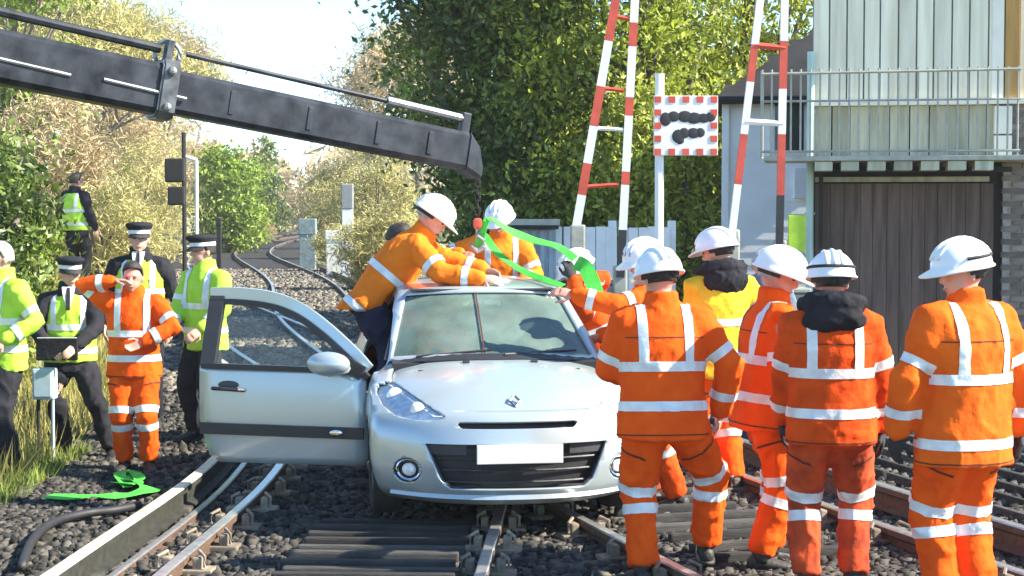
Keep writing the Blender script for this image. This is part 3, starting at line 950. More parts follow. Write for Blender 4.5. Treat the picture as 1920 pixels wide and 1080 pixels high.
# ------------------------------------------------------------------ crane boom
M_BOOM = mat('dark_blue_grey_crane_paint', (.010, .013, .019), .5, .1, var=.4, scale=7.0, color2=(.045, .05, .06), bump=.06, bscale=60, detail=12, spec=.25)
M_IRON2 = mat('dark_worn_steel', (.10, .105, .11), .5, .5, var=.5, scale=12)
M_STEEL = mat('dull_steel', (.30, .31, .31), .45, .6, var=.25, scale=14)
cr = empty('crane_boom', (0, 0, 0), label='dark telescopic crane arm with collar and hose pipe reaching over the car', cat='crane')
tip = W(868, 284, 12.4); lft = W(0, 108, 10.9); far = lft + (lft - tip).normalized() * 3.2
dr = (tip - far).normalized()
side = dr.cross(Vector((0, 0, 1))).normalized(); upv = side.cross(dr).normalized()
col_p = W(305, 165, 11.4)
tcol = (col_p - far).dot(dr); col_p = far + dr * tcol
def sect(p, h, w, ch):
    o = []
    for a, b in ((-w + ch, -h), (w - ch, -h), (w, -h + ch), (w, h - ch), (w - ch, h), (-w + ch, h), (-w, h - ch), (-w, -h + ch)):
        o.append(p + side * a + upv * b)
    return o
bm = B(); loft(bm, [sect(far, .175, .13, .035), sect(col_p, .168, .125, .035)]); obj('outer_boom', bm, M_BOOM, cr)
bm = B(); loft(bm, [sect(col_p - dr * .3, .145, .105, .03), sect(tip, .135, .10, .03), sect(tip + dr * .10 - upv * .05, .09, .09, .03)]); obj('inner_boom', bm, M_BOOM, cr)
bm = B(); loft(bm, [sect(col_p - dr * .045, .200, .155, .05), sect(col_p + dr * .045, .200, .155, .05)])
loft(bm, [sect(col_p - dr * .06, .188, .145, .04), sect(col_p + dr * .06, .188, .145, .04)])
tube(bm, [col_p + upv * .20 - side * .02, col_p + upv * .34], .035, 8)
obj('collar', bm, M_IRON2, cr)
bm = B()
c0 = col_p + upv * .25 - side * .03
tube(bm, [c0 + Vector((math.cos(a) * .085, 0, math.sin(a) * .085)) for a in np.linspace(0, 6.3, 16)], .018, 6)
obj('guide_ring', bm, M_STEEL, cr)
bm = B()
for s in (-1, 1):
    for k in (-1, 1):
        ellipsoid(bm, col_p + side * s * .165 + upv * k * .12 , side * .03, dr * .03, upv * .03, 8, 6)
obj('bolt_heads', bm, M_STEEL, cr)
bm = B()
for q in (.55, .72, .9):
    tube(bm, [far.lerp(col_p, q) + side * .13 - upv * .02, far.lerp(col_p, q + .13) + side * .13 - upv * (.03 + .01 * q)], .012, 6)
obj('hydraulic_line', bm, M_STEEL, cr)
for q in (.2, .45, .68, .86):
    bm = B(); p_ = col_p.lerp(tip, q); box(bm, p_ + side * .104, (.035, .012, .16), rot=Matrix((dr, side, upv)).transposed(), bevel=.004); obj('boom_stiffener', bm, M_BOOM, cr)
bm = B(); tube(bm, [far + upv * .30, far + dr * 3.0 + upv * .29, col_p + upv * .27 - dr * .06], .031, 8); obj('hose_pipe', bm, M_BOOM, cr)
pe = tip + upv * .235 - dr * .02
bm = B(); tube(bm, [col_p + upv * .27 + dr * .12, col_p.lerp(pe, .5) + upv * .135, pe], [.017, .017, .017], 8); obj('extension_ram', bm, M_BOOM, cr)
bm = B(); tube(bm, [col_p.lerp(pe, .72) + upv * .08, pe], [.03, .03], 8); obj('ram_sleeve', bm, M_STEEL, cr)
bm = B(); box(bm, tip + upv * .17 - dr * .02, (.07, .06, .22), rot=Matrix((dr, side, upv)).transposed(), bevel=.01); obj('ram_lug', bm, M_BOOM, cr)
bm = B()
hd = tip + dr * .09 - upv * .06
loft(bm, [sect(tip + dr * .0, .14, .11, .03), sect(hd + dr * .0, .115, .10, .03), sect(hd + dr * .05 - upv * .07, .05, .08, .02)])
obj('boom_head', bm, M_BOOM, cr)
# chain and hook hanging from the boom head
hk = empty('lifting_hook', tuple(hd + dr * .06 - upv * .12), label='black chain and hook hanging from the boom tip', cat='hook')
bm = B()
zz = 0
for k in range(5):
    a = [(math.cos(t) * .018, 0, math.sin(t) * .032 - .03 - k * .05) for t in np.linspace(0, 6.283, 9)]
    if k % 2: a = [(0, p[0], p[2]) for p in a]
    tube(bm, a, .008, 5)
obj('chain', bm, M_DARK, hk)
bm = B(); box(bm, (0, 0, -.32), (.06, .05, .08), bevel=.02); obj('hook_block', bm, M_RED, hk)
bm = B(); tube(bm, [(0, 0, -.36), (0, 0, -.41), (.04, 0, -.44), (.045, 0, -.49), (0, 0, -.52), (-.045, 0, -.49), (-.05, 0, -.45)], [.016, .018, .02, .022, .02, .016, .006], 8)
obj('hook', bm, M_STEEL, hk)

# ------------------------------------------------------------------ green lifting slings
M_SLING = mat('fluorescent_green_webbing', (.06, .50, .05), .7, var=.25, scale=12, bump=.3, bscale=120)
def sling(name, label, pts, w=.085, up=Vector((0, -.9, .45)), twist=None):
    bm = B(); P = crom(pts, 6)
    tw = None if twist is None else list(np.interp(np.linspace(0, 1, len(P)), np.linspace(0, 1, len(twist)), twist))
    ribbon(bm, P, w, .006, up.normalized(), tw)
    return tag(obj(name, bm, M_SLING, smooth=False), label, 'lifting strap', 'green lifting straps')
hkp = hk.location + Vector((0, 0, -.49))
sling('lifting_strap', 'green webbing strap falling from the hook towards the crouched helmet', [hkp, W(915, 412, 12.45), W(955, 432, 12.5), W(1000, 450, 12.5), W(1045, 462, 12.45), W(1078, 485, 12.35)], .062, Vector((0, -.6, .8)), [.2, -.2, .35, -.1, .3])
sling('lifting_strap', 'green webbing strap lying slack over the car roof edge', [hkp + Vector((.01, .02, 0)), W(905, 440, 12.6), W(935, 476, 12.55), W(975, 505, 12.4), W(1015, 522, 12.2), W(1055, 536, 12.0)], .056, Vector((0, -.6, .8)), [0, .4, -.2, .25, 0])
sling('lifting_strap', 'green webbing strap hanging from the gloved hands by the car pillar', [W(1080, 492, 12.3), W(1096, 500, 12.2), W(1108, 522, 12.15), W(1117, 548, 12.1), W(1120, 572, 12.1)], .11, Vector((0, -1, .1)))
# sling and hose lying on the stones
g0 = [W(px, py, Y) for px, py, Y in ((90, 945, 11.7), (130, 948, 11.65), (175, 945, 11.7), (215, 945, 11.7), (255, 940, 11.8), (282, 932, 12.0), (262, 922, 12.2), (240, 910, 12.4), (246, 898, 12.75))]
for p in g0: p.z = .055
sling('lifting_strap', 'bright green strap lying crumpled on the stones by the conductor rail', g0, .15, Vector((0, 0, 1)), [0, .1, -.1, .12, -.1, .15, .5, .2, 0])
gg = [W(240, 925, 12.1), W(222, 908, 12.45), W(243, 895, 12.75), W(264, 912, 12.3), W(236, 922, 12.2), W(228, 902, 12.55), W(252, 900, 12.6), W(258, 922, 12.1), W(215, 918, 12.3)]
for k, p in enumerate(gg): p.z = .05 + .03 * (k % 2)
sling('lifting_strap', 'bundled end of green strap heaped near the orange suited person', gg, .07, Vector((0, 0, 1)), [0, .5, 0, -.5, .2])
hp = [W(px, py, 0.1 + 6400 / (py - 400)) for px, py in ((40, 1100), (62, 1045), (100, 1010), (160, 992), (215, 985), (262, 975))]
for p in hp: p.z = .07
bm = B(); tube(bm, crom(hp, 6), .028, 8)
tag(obj('black_cable', bm, M_BLACK, smooth=True), 'thick black cable looping over the stones beside the tan rail', 'cable')
# ------------------------------------------------------------------ the car
M_PAINT = mat('silver_white_car_paint', (.44, .505, .515), .28, .4, var=.03, scale=2, coat=.7)
M_TRIM = mat('black_plastic', (.022, .022, .024), .5, var=.2)
M_MESHG = mat('grey_grille_plastic', (.04, .04, .045), .5, var=.2)
M_TYRE = mat('tyre_rubber', (.025, .024, .023), .85, var=.3, scale=20)
M_RIM = mat('alloy_rim', (.42, .43, .44), .35, .7, var=.1)
M_SEAT = mat('grey_seat_cloth', (.05, .052, .058), .9, var=.2, bump=.3, bscale=60)
M_CHROME = mat('chrome', (.62, .63, .65), .15, 1.0, var=.05)
M_LENS = glass_mat('clear_lens', (.97, .98, .98), 1.2)
M_REFL = mat('lamp_reflector', (.80, .81, .80), .45, .05, var=.25, scale=25)
M_AMBER = mat('amber_lens', (.65, .25, .03), .3, var=.1)
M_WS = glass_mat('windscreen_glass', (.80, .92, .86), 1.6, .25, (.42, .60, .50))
M_SG = glass_mat('side_glass', (.84, .91, .88), 1.5, .06)
M_PLATE = mat('blank_plate', (.70, .71, .66), .45, var=.05, scale=3)

CAR_Y, CAR_LIFT, CAR_YAW = 10.15, .09, R(8.0)
car = empty('car', (.045, CAR_Y, CAR_LIFT), CAR_YAW, label='silver white hatchback stranded across the rails with its driver door open', cat='car')

#      y     z    w    drop sweep
CLN = [(.10, .17, .74, .0, .42), (.02, .24, .80, 0, .40), (.0, .36, .835, 0, .38), (.0, .48, .845, 0, .38), (.02, .58, .845, 0, .38),
       (.05, .655, .84, .005, .40), (.11, .705, .835, .012, .42), (.30, .79, .83, .03, .42), (.55, .865, .82, .05, .33), (.80, .92, .80, .075, .24),
       (1.0, .955, .765, .085, .18), (1.06, .975, .735, .04, .24), (1.40, 1.175, .655, .035, .20), (1.72, 1.35, .585, .03, .15), (1.86, 1.39, .57, .035, .12),
       (2.4, 1.43, .565, .04, 0), (3.0, 1.415, .555, .045, 0), (3.5, 1.35, .54, .05, -.05), (3.62, 1.32, .535, .05, -.06), (3.85, 1.04, .62, .05, -.1),
       (3.93, .92, .70, .03, -.12), (4.0, .70, .78, 0, -.25), (4.03, .5, .82, 0, -.3), (4.0, .3, .82, 0, -.3), (3.93, .2, .76, 0, -.3)]
CLN = np.array(CLN)
NF, NS, NRr = 30, 7, 30
vlist = list(np.linspace(0, 6, NF + 1)) + [6 + (k + 1) / NS for k in range(15 * NS)] + list(np.linspace(21, 24, NRr + 1))[1:]
vlist = np.array(vlist)
def cr_interp(v):
    i = np.clip(np.floor(v).astype(int), 0, len(CLN) - 2); t = (v - i)[:, None]
    g = lambda k: CLN[np.clip(k, 0, len(CLN) - 1)]
    a, b, c, d = g(i - 1), g(i), g(i + 1), g(i + 2)
    return .5 * (2 * b + (c - a) * t + (2 * a - 5 * b + 4 * c - d) * t**2 + (3 * b - a - 3 * c + d) * t**3)
CV = cr_interp(vlist)
NU = 44
U = np.linspace(-1, 1, NU + 1)
def T(u, row):
    y, z, w, dr_, sw = row
    return Vector((u * w, y + sw * abs(u) ** 2.4, z - dr_ * abs(u) ** 2.6))
XZ = np.array([(.15, .775), (.20, .80), (.25, .815), (.4, .838), (.55, .848), (.7, .845), (.80, .832), (.88, .805), (.95, .772), (1.15, .690), (1.30, .615), (1.37, .575), (1.45, .56)])
def Xof(z): return np.interp(z, XZ[:, 0], XZ[:, 1])

shell = B()
grid = [[shell.verts.new(T(u, CV[r])) for u in U] for r in range(len(vlist))]
faces_at = {}
for r in range(len(vlist) - 1):
    for c in range(NU):
        f = shell.faces.new((grid[r][c], grid[r][c + 1], grid[r + 1][c + 1], grid[r + 1][c]))
        faces_at[f] = ((vlist[r] + vlist[r + 1]) / 2, (U[c] + U[c + 1]) / 2)
i6 = NF; i21 = NF + 15 * NS
assert abs(vlist[i21] - 21) < 1e-6
for s in (-1, 1):
    E = [T(s, CV[r]) for r in range(len(vlist))]
    ncol = i21 - i6
    cols = []
    for c in range(ncol + 1):
        e = E[i6 + c]
        if c == 0:
            cols.append([grid[i6 - k][0 if s < 0 else NU] for k in range(NF + 1)]); continue
        if c == ncol:
            cols.append([grid[i21 + k][0 if s < 0 else NU] for k in range(NF + 1)]); continue
        yb = E[0].y + (E[-1].y - E[0].y) * (c / ncol)
        # keep columns near vertical
        yb = .5 * yb + .5 * np.clip(e.y, E[0].y, E[-1].y) if 0 < c < ncol else yb
        zb = .17 + .03 * c / ncol
        col_ = [grid[i6 + c][0 if s < 0 else NU]]
        edgew = min(c, ncol - c) / 10
        for k in range(1, NF + 1):
            t = k / NF
            y = e.y + (yb - e.y) * t; z = e.z + (zb - e.z) * t
            x = Xof(z) + (abs(e.x) - Xof(e.z)) * (1 - t) ** 3
            if edgew < 1:
                ref = cols[0][k].co if c < ncol / 2 else E[i21 + k]
                x = x * edgew + abs(ref[0]) * (1 - edgew)
            col_.append(shell.verts.new((s * x, y, z)))
        cols.append(col_)
    for a, b in zip(cols[:-1], cols[1:]):
        for k in range(NF):
            try: shell.faces.new((a[k], b[k], b[k + 1], a[k + 1]))
            except ValueError: pass
bmesh.ops.remove_doubles(shell, verts=shell.verts, dist=.0006)
bmesh.ops.recalc_face_normals(shell, faces=shell.faces)

def pip(p, poly):
    x, y = p; ins = False
    for i in range(len(poly)):
        (x1, y1), (x2, y2) = poly[i], poly[i - 1]
        if (y1 > y) != (y2 > y) and x < (x2 - x1) * (y - y1) / (y2 - y1) + x1: ins = not ins
    return ins

def cut(bm, poly, ax, cond, keep=True):
    """cut a polygon through the shell seen along axis ax; returns new bmesh of the piece, removed from bm"""
    ia, ib = [i for i in range(3) if i != ax]
    pa = [p[0] for p in poly]; pb = [p[1] for p in poly]
    lo = (min(pa) - .06, min(pb) - .06); hi = (max(pa) + .06, max(pb) + .06)
    def sel():
        out = []
        for f in bm.faces:
            c = f.calc_center_median()
            if lo[0] < c[ia] < hi[0] and lo[1] < c[ib] < hi[1] and cond(c, f.normal): out.append(f)
        return out
    for i in range(len(poly)):
        p, q = poly[i - 1], poly[i]
        no = [0, 0, 0]; no[ia] = q[1] - p[1]; no[ib] = -(q[0] - p[0])
        if abs(no[ia]) + abs(no[ib]) < 1e-9: continue
        co = [0, 0, 0]; co[ia] = p[0]; co[ib] = p[1]
        fs = sel()
        geom = fs + list({e for f in fs for e in f.edges}) + list({v for f in fs for v in f.verts})
        bmesh.ops.bisect_plane(bm, geom=geom, plane_co=co, plane_no=Vector(no).normalized(), dist=1e-5)
    ins = []
    for f in sel():
        c = f.calc_center_median()
        if pip((c[ia], c[ib]), poly): ins.append(f)
    return split(bm, ins, keep)

def split(bm, fs, keep=True):
    nb = None
    if keep:
        nb = B(); mp = {}
        for f in fs:
            vs = []
            for v in f.verts:
                if v not in mp: mp[v] = nb.verts.new(v.co)
                vs.append(mp[v])
            nb.faces.new(vs)
    bmesh.ops.delete(bm, geom=fs, context='FACES')
    return nb

def sink_edges(bm, d, ax=None):
    bm.normal_update()
    bs = [v for v in bm.verts if any(len(e.link_faces) == 1 for e in v.link_edges)]
    mv = {v: v.normal.copy() for v in bs}
    for v, n in mv.items(): v.co -= n * d

def thick(bm, d):
    bmesh.ops.recalc_face_normals(bm, faces=bm.faces)
    bmesh.ops.solidify(bm, geom=bm.faces[:], thickness=d)

front = lambda c, n: c.y < .75 and n.y < -.05
# pieces known from the grid: windscreen, rear window, bonnet
bm_ws = []; bm_rw = []; bm_bn = []
live = set(shell.faces)
for f, (v, u) in faces_at.items():
    if f not in live: continue
    if 11 < v < 13.0 and abs(u) < .93: bm_ws.append(f)
    elif 18.2 < v < 19 and abs(u) < .9: bm_rw.append(f)
    elif 6.0 < v < 10.3 and abs(u) < .86: bm_bn.append(f)
ws = split(shell, bm_ws); rw = split(shell, bm_rw); bn = split(shell, bm_bn)

# headlights cut through bonnet corner and wing together: polygon in (x, z)
HL = [(.805, .775), (.775, .85), (.70, .838), (.60, .785), (.50, .725), (.425, .675), (.47, .655), (.60, .650), (.71, .665), (.775, .705)]
lights = []
for s in (-1, 1):
    poly = [(s * a, b) for a, b in HL]
    pcs = []
    for src in (shell, bn):
        pcs.append(cut(src, poly, 1, lambda c, n: c.y < .80))
    m = B()
    for p in pcs:
        me_ = bpy.data.meshes.new('t'); p.to_mesh(me_); p.free(); m.from_mesh(me_); bpy.data.meshes.remove(me_)
    bmesh.ops.remove_doubles(m, verts=m.verts, dist=.002)
    lights.append((s, m))
INT = [(-.545, .525), (-.25, .528), (.25, .528), (.545, .525), (.455, .31), (.40, .265), (-.40, .265), (-.455, .31)]
intake = cut(shell, INT, 1, front)
SLOT = [(-.36, .640), (-.345, .625), (-.33, .615), (.33, .615), (.345, .625), (.36, .640), (.345, .650), (-.345, .650)]
slot = cut(shell, SLOT, 1, front)
fogs = []
for s in (-1, 1):
    poly = [(s * .645 + .082 * math.cos(a), .362 + .075 * math.sin(a)) for a in np.linspace(0, 2 * math.pi, 15)[:-1]]
    fogs.append((s, cut(shell, poly, 1, front)))
# wheel arches
for yc in (.84, 3.40):
    for s in (-1, 1):
        poly = [(yc + .335 * math.cos(a), .29 + .335 * math.sin(a)) for a in np.linspace(0, 2 * math.pi, 25)[:-1]]
        cut(shell, poly, 0, lambda c, n, s=s: c.x * s > .5 and abs(n.x) > .35, keep=False)
# driver door opening (image-left side), passenger door, windows
DOOR = [(1.08, .27), (2.16, .27), (2.25, .50), (2.26, .88), (2.20, 1.18), (2.12, 1.335), (1.92, 1.315), (1.74, 1.235), (1.45, 1.055), (1.20, .90), (1.08, .84), (1.03, .60)]
cut(shell, DOOR, 0, lambda c, n: c.x < -.4, keep=False)
WINF = [(1.38, .935), (2.10, .955), (2.04, 1.30), (1.93, 1.29), (1.78, 1.215), (1.52, 1.05)]
winf = cut(shell, WINF, 0, lambda c, n: c.x > .4)
WINR = [(2.32, .965), (3.25, 1.02), (3.10, 1.20), (2.85, 1.29), (2.28, 1.31)]
winr = [cut(shell, WINR, 0, lambda c, n, s=s: c.x * s > .4) for s in (-1, 1)]
DOORP = [p for p in DOOR if True]
for e in []: pass
sink_edges(bn, .006)
thick(shell, -.02)
obj('body', shell, M_PAINT, car, True)
bnt = obj('bonnet', bn, M_PAINT, car, True, fix=False)
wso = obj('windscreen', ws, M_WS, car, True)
obj('rear_window', rw, M_SG, car, True)
obj('side_window', winf, M_SG, car, True)
for w_ in winr: obj('quarter_window', w_, M_SG, car, True)
# windscreen black surround (cowl strip) and wipers
bm = B()
cowl = [T(u, cr_interp(np.array([10.75]))[0]) + Vector((0, -.012, .012)) for u in np.linspace(-.93, .93, 15)]
ribbon(bm, cowl, .075, .012, Vector((0, -.5, 1)).normalized()); obj('cowl_panel', bm, M_TRIM, car)
for s in (-1, 1):
    bm = B(); sidep = [T(s * .965, cr_interp(np.array([v]))[0]) + Vector((0, -.004, .008)) for v in np.linspace(10.9, 13, 9)]
    ribbon(bm, sidep, .028, .008, Vector((0, -.6, .8))); obj('windscreen_seal', bm, M_TRIM, car)
bm = B(); ribbon(bm, [T(u, cr_interp(np.array([13.06]))[0]) + Vector((0, -.004, .004)) for u in np.linspace(-.93, .93, 15)], .03, .008, Vector((0, -.6, .8))); obj('windscreen_seal', bm, M_TRIM, car)
for (x0, x1) in ((-.52, -.02), (.05, .56)):
    bm = B()
    tube(bm, [T(x0 / .735, cr_interp(np.array([10.9]))[0]) + Vector((0, -.02, .02)), T(x1 / .735, cr_interp(np.array([11.1]))[0]) + Vector((0, -.02, .025))], .009, 6)
    obj('wiper', bm, M_TRIM, car)
for x in (-.22, .24):
    bm = B(); box(bm, T(x / .8, cr_interp(np.array([9.6]))[0]) + Vector((0, 0, .006)), (.045, .03, .016), bevel=.005); obj('washer_jet', bm, M_TRIM, car)
# dark red line across the glass: a thin strip laid over the windscreen
bm = B(); ribbon(bm, [T(-.105, cr_interp(np.array([v]))[0]) + Vector((0, -.008, .010)) for v in np.linspace(10.9, 13.4, 10)], .010, .005, Vector((0, -.6, .8)))
o = obj('red_line', bm, mat('dark_red_line', (.07, .014, .014), .8, var=.3), car)

# grille etc
for f in list(intake.faces): pass
bm = intake
for v in bm.verts: v.co.y += .055
thick(bm, .01)
gr = obj('lower_grille', bm, M_TRIM, car)
bm = B()
for k in range(0, 7, 2):
    z = .30 + k * .034
    hw = .42 + (z - .265) * .33
    P = [T(u, cr_interp(np.array([np.interp(z, CLN[1:5, 1], [1, 2, 3, 4])]))[0]) + Vector((0, .035, 0)) for u in np.linspace(-hw / .84, hw / .84, 13)]
    tube(bm, P, .0075, 5)
obj('grille_bars', bm, M_MESHG, gr)
for s in (-1, 1):
    bm = B()
    P = [T(u, cr_interp(np.array([3.25]))[0]) + Vector((0, .018, 0)) for u in np.linspace(s * .31 / .84, s * .60 / .84, 7)]
    ribbon(bm, P, .085, .012, Vector((0, -1, 0)))
    obj('grille_panel', bm, M_MESHG, gr)
bm = B(); edge = [Vector((a, T(a / .84, cr_interp(np.array([np.interp(b, CLN[1:5, 1], [1, 2, 3, 4])]))[0]).y + .01, b)) for a, b in INT + INT[:1]]
tube(bm, edge, .012, 6); obj('grille_surround', bm, M_TRIM, gr)
bm = slot
for v in bm.verts: v.co.y += .03
thick(bm, .01); obj('upper_grille', bm, M_TRIM, car)
bm = B(); tube(bm, [T(u, cr_interp(np.array([4.28]))[0]) + Vector((0, -.004, 0)) for u in np.linspace(-.43, .43, 13)], .008, 6); obj('grille_lip', bm, M_PAINT, car)
# lower lip
bm = B()
lip = [T(u, cr_interp(np.array([.9]))[0]) + Vector((0, -.012, -.012)) for u in np.linspace(-.93, .93, 23)]
ribbon(bm, lip, .05, .022, Vector((0, -.9, .3))); obj('front_lip', bm, M_PAINT, car)
bm = B(); box(bm, (0, -.022, .475), (.52, .014, .115), bevel=.004); obj('number_plate', bm, M_PLATE, car)
# bonnet emblem: small diamond outline
bm = B()
eb = T(0, cr_interp(np.array([6.62]))[0]) + Vector((0, -.012, .012))
n_ = Vector((0, -.62, .78))
ux = Vector((1, 0, 0)); uy = n_.cross(ux).normalized(); uy = uy if uy.z > 0 else -uy
dia = [eb + ux * .032, eb + uy * .050, eb - ux * .032, eb - uy * .050]
for a, b in zip(dia, dia[1:] + dia[:1]): tube(bm, [a, b], .007, 6)
obj('emblem', bm, mat('dark_chrome', (.25, .26, .27), .3, .8), car)
# headlamps
for s, m in lights:
    hl = B()
    me_ = bpy.data.meshes.new('t'); m.to_mesh(me_)
    hl.from_mesh(me_); bpy.data.meshes.remove(me_)
    lens = obj('headlight', m, M_LENS, car, True)
    for v in hl.verts: v.co += Vector((-s * .004, .022, -.006))
    obj('reflector', hl, M_REFL, lens)
    for (cx_, cz_, r_) in ((.70, .765, .055), (.585, .715, .045)):
        yy = .0
        best = min((v.co for v in lens.data.vertices), key=lambda c: (c.x - s * cx_) ** 2 + (c.z - cz_) ** 2)
        q_ = Vector((s * cx_, best.y + .018, cz_))
        bm = B(); ellipsoid(bm, q_, Vector((r_, 0, 0)), Vector((0, .022, 0)), Vector((0, 0, r_)), 14, 8)
        obj('lamp_bowl', bm, M_REFL, lens, True)
    bm = B()
    tube(bm, [Vector((s * a, 0, b)) for a, b in []] or [(s * .7, .4, .7), (s * .7, .41, .7)], .004, 4)
    bm.free()
for s, fb in fogs:
    for v in fb.verts: v.co.y += .022
    thick(fb, .008)
    fo = obj('fog_lamp', fb, M_MESHG, car)
    cy = T(.645 / .835, cr_interp(np.array([2.0]))[0]).y
    bm = B()
    ring_ = [Vector((s * .645 + .068 * math.cos(a), cy - .004 + .05 * s * math.cos(a) * .0 + (.068 * math.cos(a)) * s * .55, .362 + .062 * math.sin(a))) for a in np.linspace(0, 2 * math.pi, 21)]
    tube(bm, ring_, .012, 6); obj('lamp_ring', bm, M_CHROME, fo)
    bm = B(); ellipsoid(bm, (s * .645, cy + .012, .362), Vector((.042, s * .022, 0)), Vector((0, .02, 0)), Vector((0, 0, .040)), 14, 8); obj('lamp_glass', bm, M_REFL, fo)

# wheels
def wheel(x, y):
    bm = B()
    prof = [(-.085, .19), (-.095, .255), (-.085, .29), (-.05, .302), (.05, .302), (.085, .29), (.095, .255), (.085, .19)]
    n = 36
    rings = [[Vector((a, r_ * math.cos(t), r_ * math.sin(t))) for a, r_ in prof] for t in np.linspace(0, 2 * math.pi, n + 1)[:-1]]
    loft(bm, rings + rings[:1], cap=False)
    bmesh.ops.remove_doubles(bm, verts=bm.verts, dist=1e-5)
    w_ = obj('wheel', bm, M_TYRE, car, True, loc=(x, y, .30))
    s = 1 if x > 0 else -1
    bm = B()
    for k in range(8):
        a = k * math.pi / 4
        d = Vector((0, math.cos(a), math.sin(a))); e = Vector((0, -math.sin(a), math.cos(a)))
        loft(bm, [[d * r_ + e * w2 + Vector((s * xx, 0, 0)) for w2, xx in ((-.028, .05), (.028, .05), (.022, .075), (-.022, .075))] for r_ in (.04, .20)])
    tube(bm, [(s * .0, 0, 0), (s * .085, 0, 0)], [.06, .05], 14)
    tube(bm, [(s * .02, 0, 0), (s * .022, 0, 0)], [.19, .19], 24)
    rr = [Vector((s * .07, .2 * math.cos(t), .2 * math.sin(t))) for t in np.linspace(0, 2 * math.pi, 33)]
    tube(bm, rr, .014, 6)
    obj('rim', bm, M_RIM, w_)
    return w_
for x in (-.745, .745):
    for y in (.84, 3.40): wheel(x, y)
# wheel housings and floor
bm = B()
for yc in (.84, 3.40):
    for s in (-1, 1):
        rings = []
        for t in np.linspace(-.2, math.pi + .2, 13):
            rings.append([Vector((s * .82, yc + .345 * math.cos(t), .29 + .345 * math.sin(t))), Vector((s * .55, yc + .345 * math.cos(t), .29 + .345 * math.sin(t)))])
        loft(bm, rings, closed=False)
box(bm, (0, 2.1, .24), (1.30, 3.5, .04)); box(bm, (0, .45, .26), (1.0, .5, .05))
box(bm, (0, .9, .60), (1.05, .04, .6)); box(bm, (0, .42, .44), (1.12, .03, .5))
obj('underbody', bm, M_TRIM, car)
bm = B(); box(bm, (-.78, 1.65, .215), (.10, 1.2, .07), bevel=.02); box(bm, (.78, 1.65, .215), (.10, 1.2, .07), bevel=.02); obj('sill', bm, M_PAINT, car)
# interior
bm = B()
loft(bm, [[Vector((x, 1.10, .62)), Vector((x, 1.05, .93)), Vector((x, 1.30, .955)), Vector((x, 1.52, .90)), Vector((x, 1.55, .70)), Vector((x, 1.40, .60))] for x in (-.68, -.3, 0, .3, .68)])
obj('dashboard', bm, M_TRIM, car)
bm = B()
cst = Vector((-.36, 1.70, .88)); ax_ = Vector((0, -.85, .5)).normalized(); a_, b_ = frame(ax_)
tube(bm, [cst + (a_ * math.cos(t) + b_ * math.sin(t)) * .185 for t in np.linspace(0, 2 * math.pi, 25)], .015, 6)
tube(bm, [cst - a_ * .17, cst + a_ * .17], .018, 6); tube(bm, [cst, cst + ax_ * .18], .035, 6)
obj('steering_wheel', bm, M_TRIM, car)
for x in (-.36, .36):
    bm = B()
    box(bm, (x, 2.15, .50), (.50, .52, .20), bevel=.06)
    box(bm, (x, 2.46, .84), (.48, .15, .68), rot=Matrix.Rotation(R(-16), 3, 'X'), bevel=.06)
    st = obj('seat', bm, M_SEAT, car, True)
    bm = B(); box(bm, (x, 2.57, 1.24), (.26, .10, .17), rot=Matrix.Rotation(R(-12), 3, 'X'), bevel=.04); obj('headrest', bm, M_SEAT, st, True)
bm = B(); box(bm, (0, 3.0, .50), (1.2, .5, .2), bevel=.05); box(bm, (0, 3.30, .80), (1.2, .14, .55), rot=Matrix.Rotation(R(-14), 3, 'X'), bevel=.05); obj('rear_seat', bm, M_SEAT, car, True)
bm = B(); box(bm, (0, 1.80, 1.22), (.22, .03, .065), bevel=.02); tube(bm, [(0, 1.79, 1.24), (0, 1.76, 1.34)], .01, 6); obj('rear_view_mirror', bm, M_TRIM, car)
bm = B(); ribbon(bm, [(u * .5, 2.3 + .9 * 0, 1.38) for u in (-1, 0, 1)], 1.1, .01); obj('headlining', bm, M_SEAT, car)
for s in (-1,):
    bm = B(); tube(bm, [(s * .80, 2.24, .28), (s * .83, 2.27, .62), (s * .80, 2.27, .90), (s * .70, 2.22, 1.18), (s * .615, 2.14, 1.33)], .018, 6); obj('door_seal', bm, M_TRIM, car)
# passenger mirror
bm = B(); ellipsoid(bm, (.93, 1.22, .98), Vector((.115, 0, 0)), Vector((0, .07, 0)), Vector((0, 0, .075)), 16, 10); box(bm, (.83, 1.25, .93), (.12, .05, .05), bevel=.015); obj('wing_mirror', bm, M_PAINT, car, True)
# tail lamps
for s in (-1, 1):
    bm = B(); ellipsoid(bm, (s * .70, 3.78, .82), Vector((.08, 0, 0)), Vector((0, .10, 0)), Vector((0, 0, .17)), 12, 8); obj('tail_light', bm, M_RED, car, True)

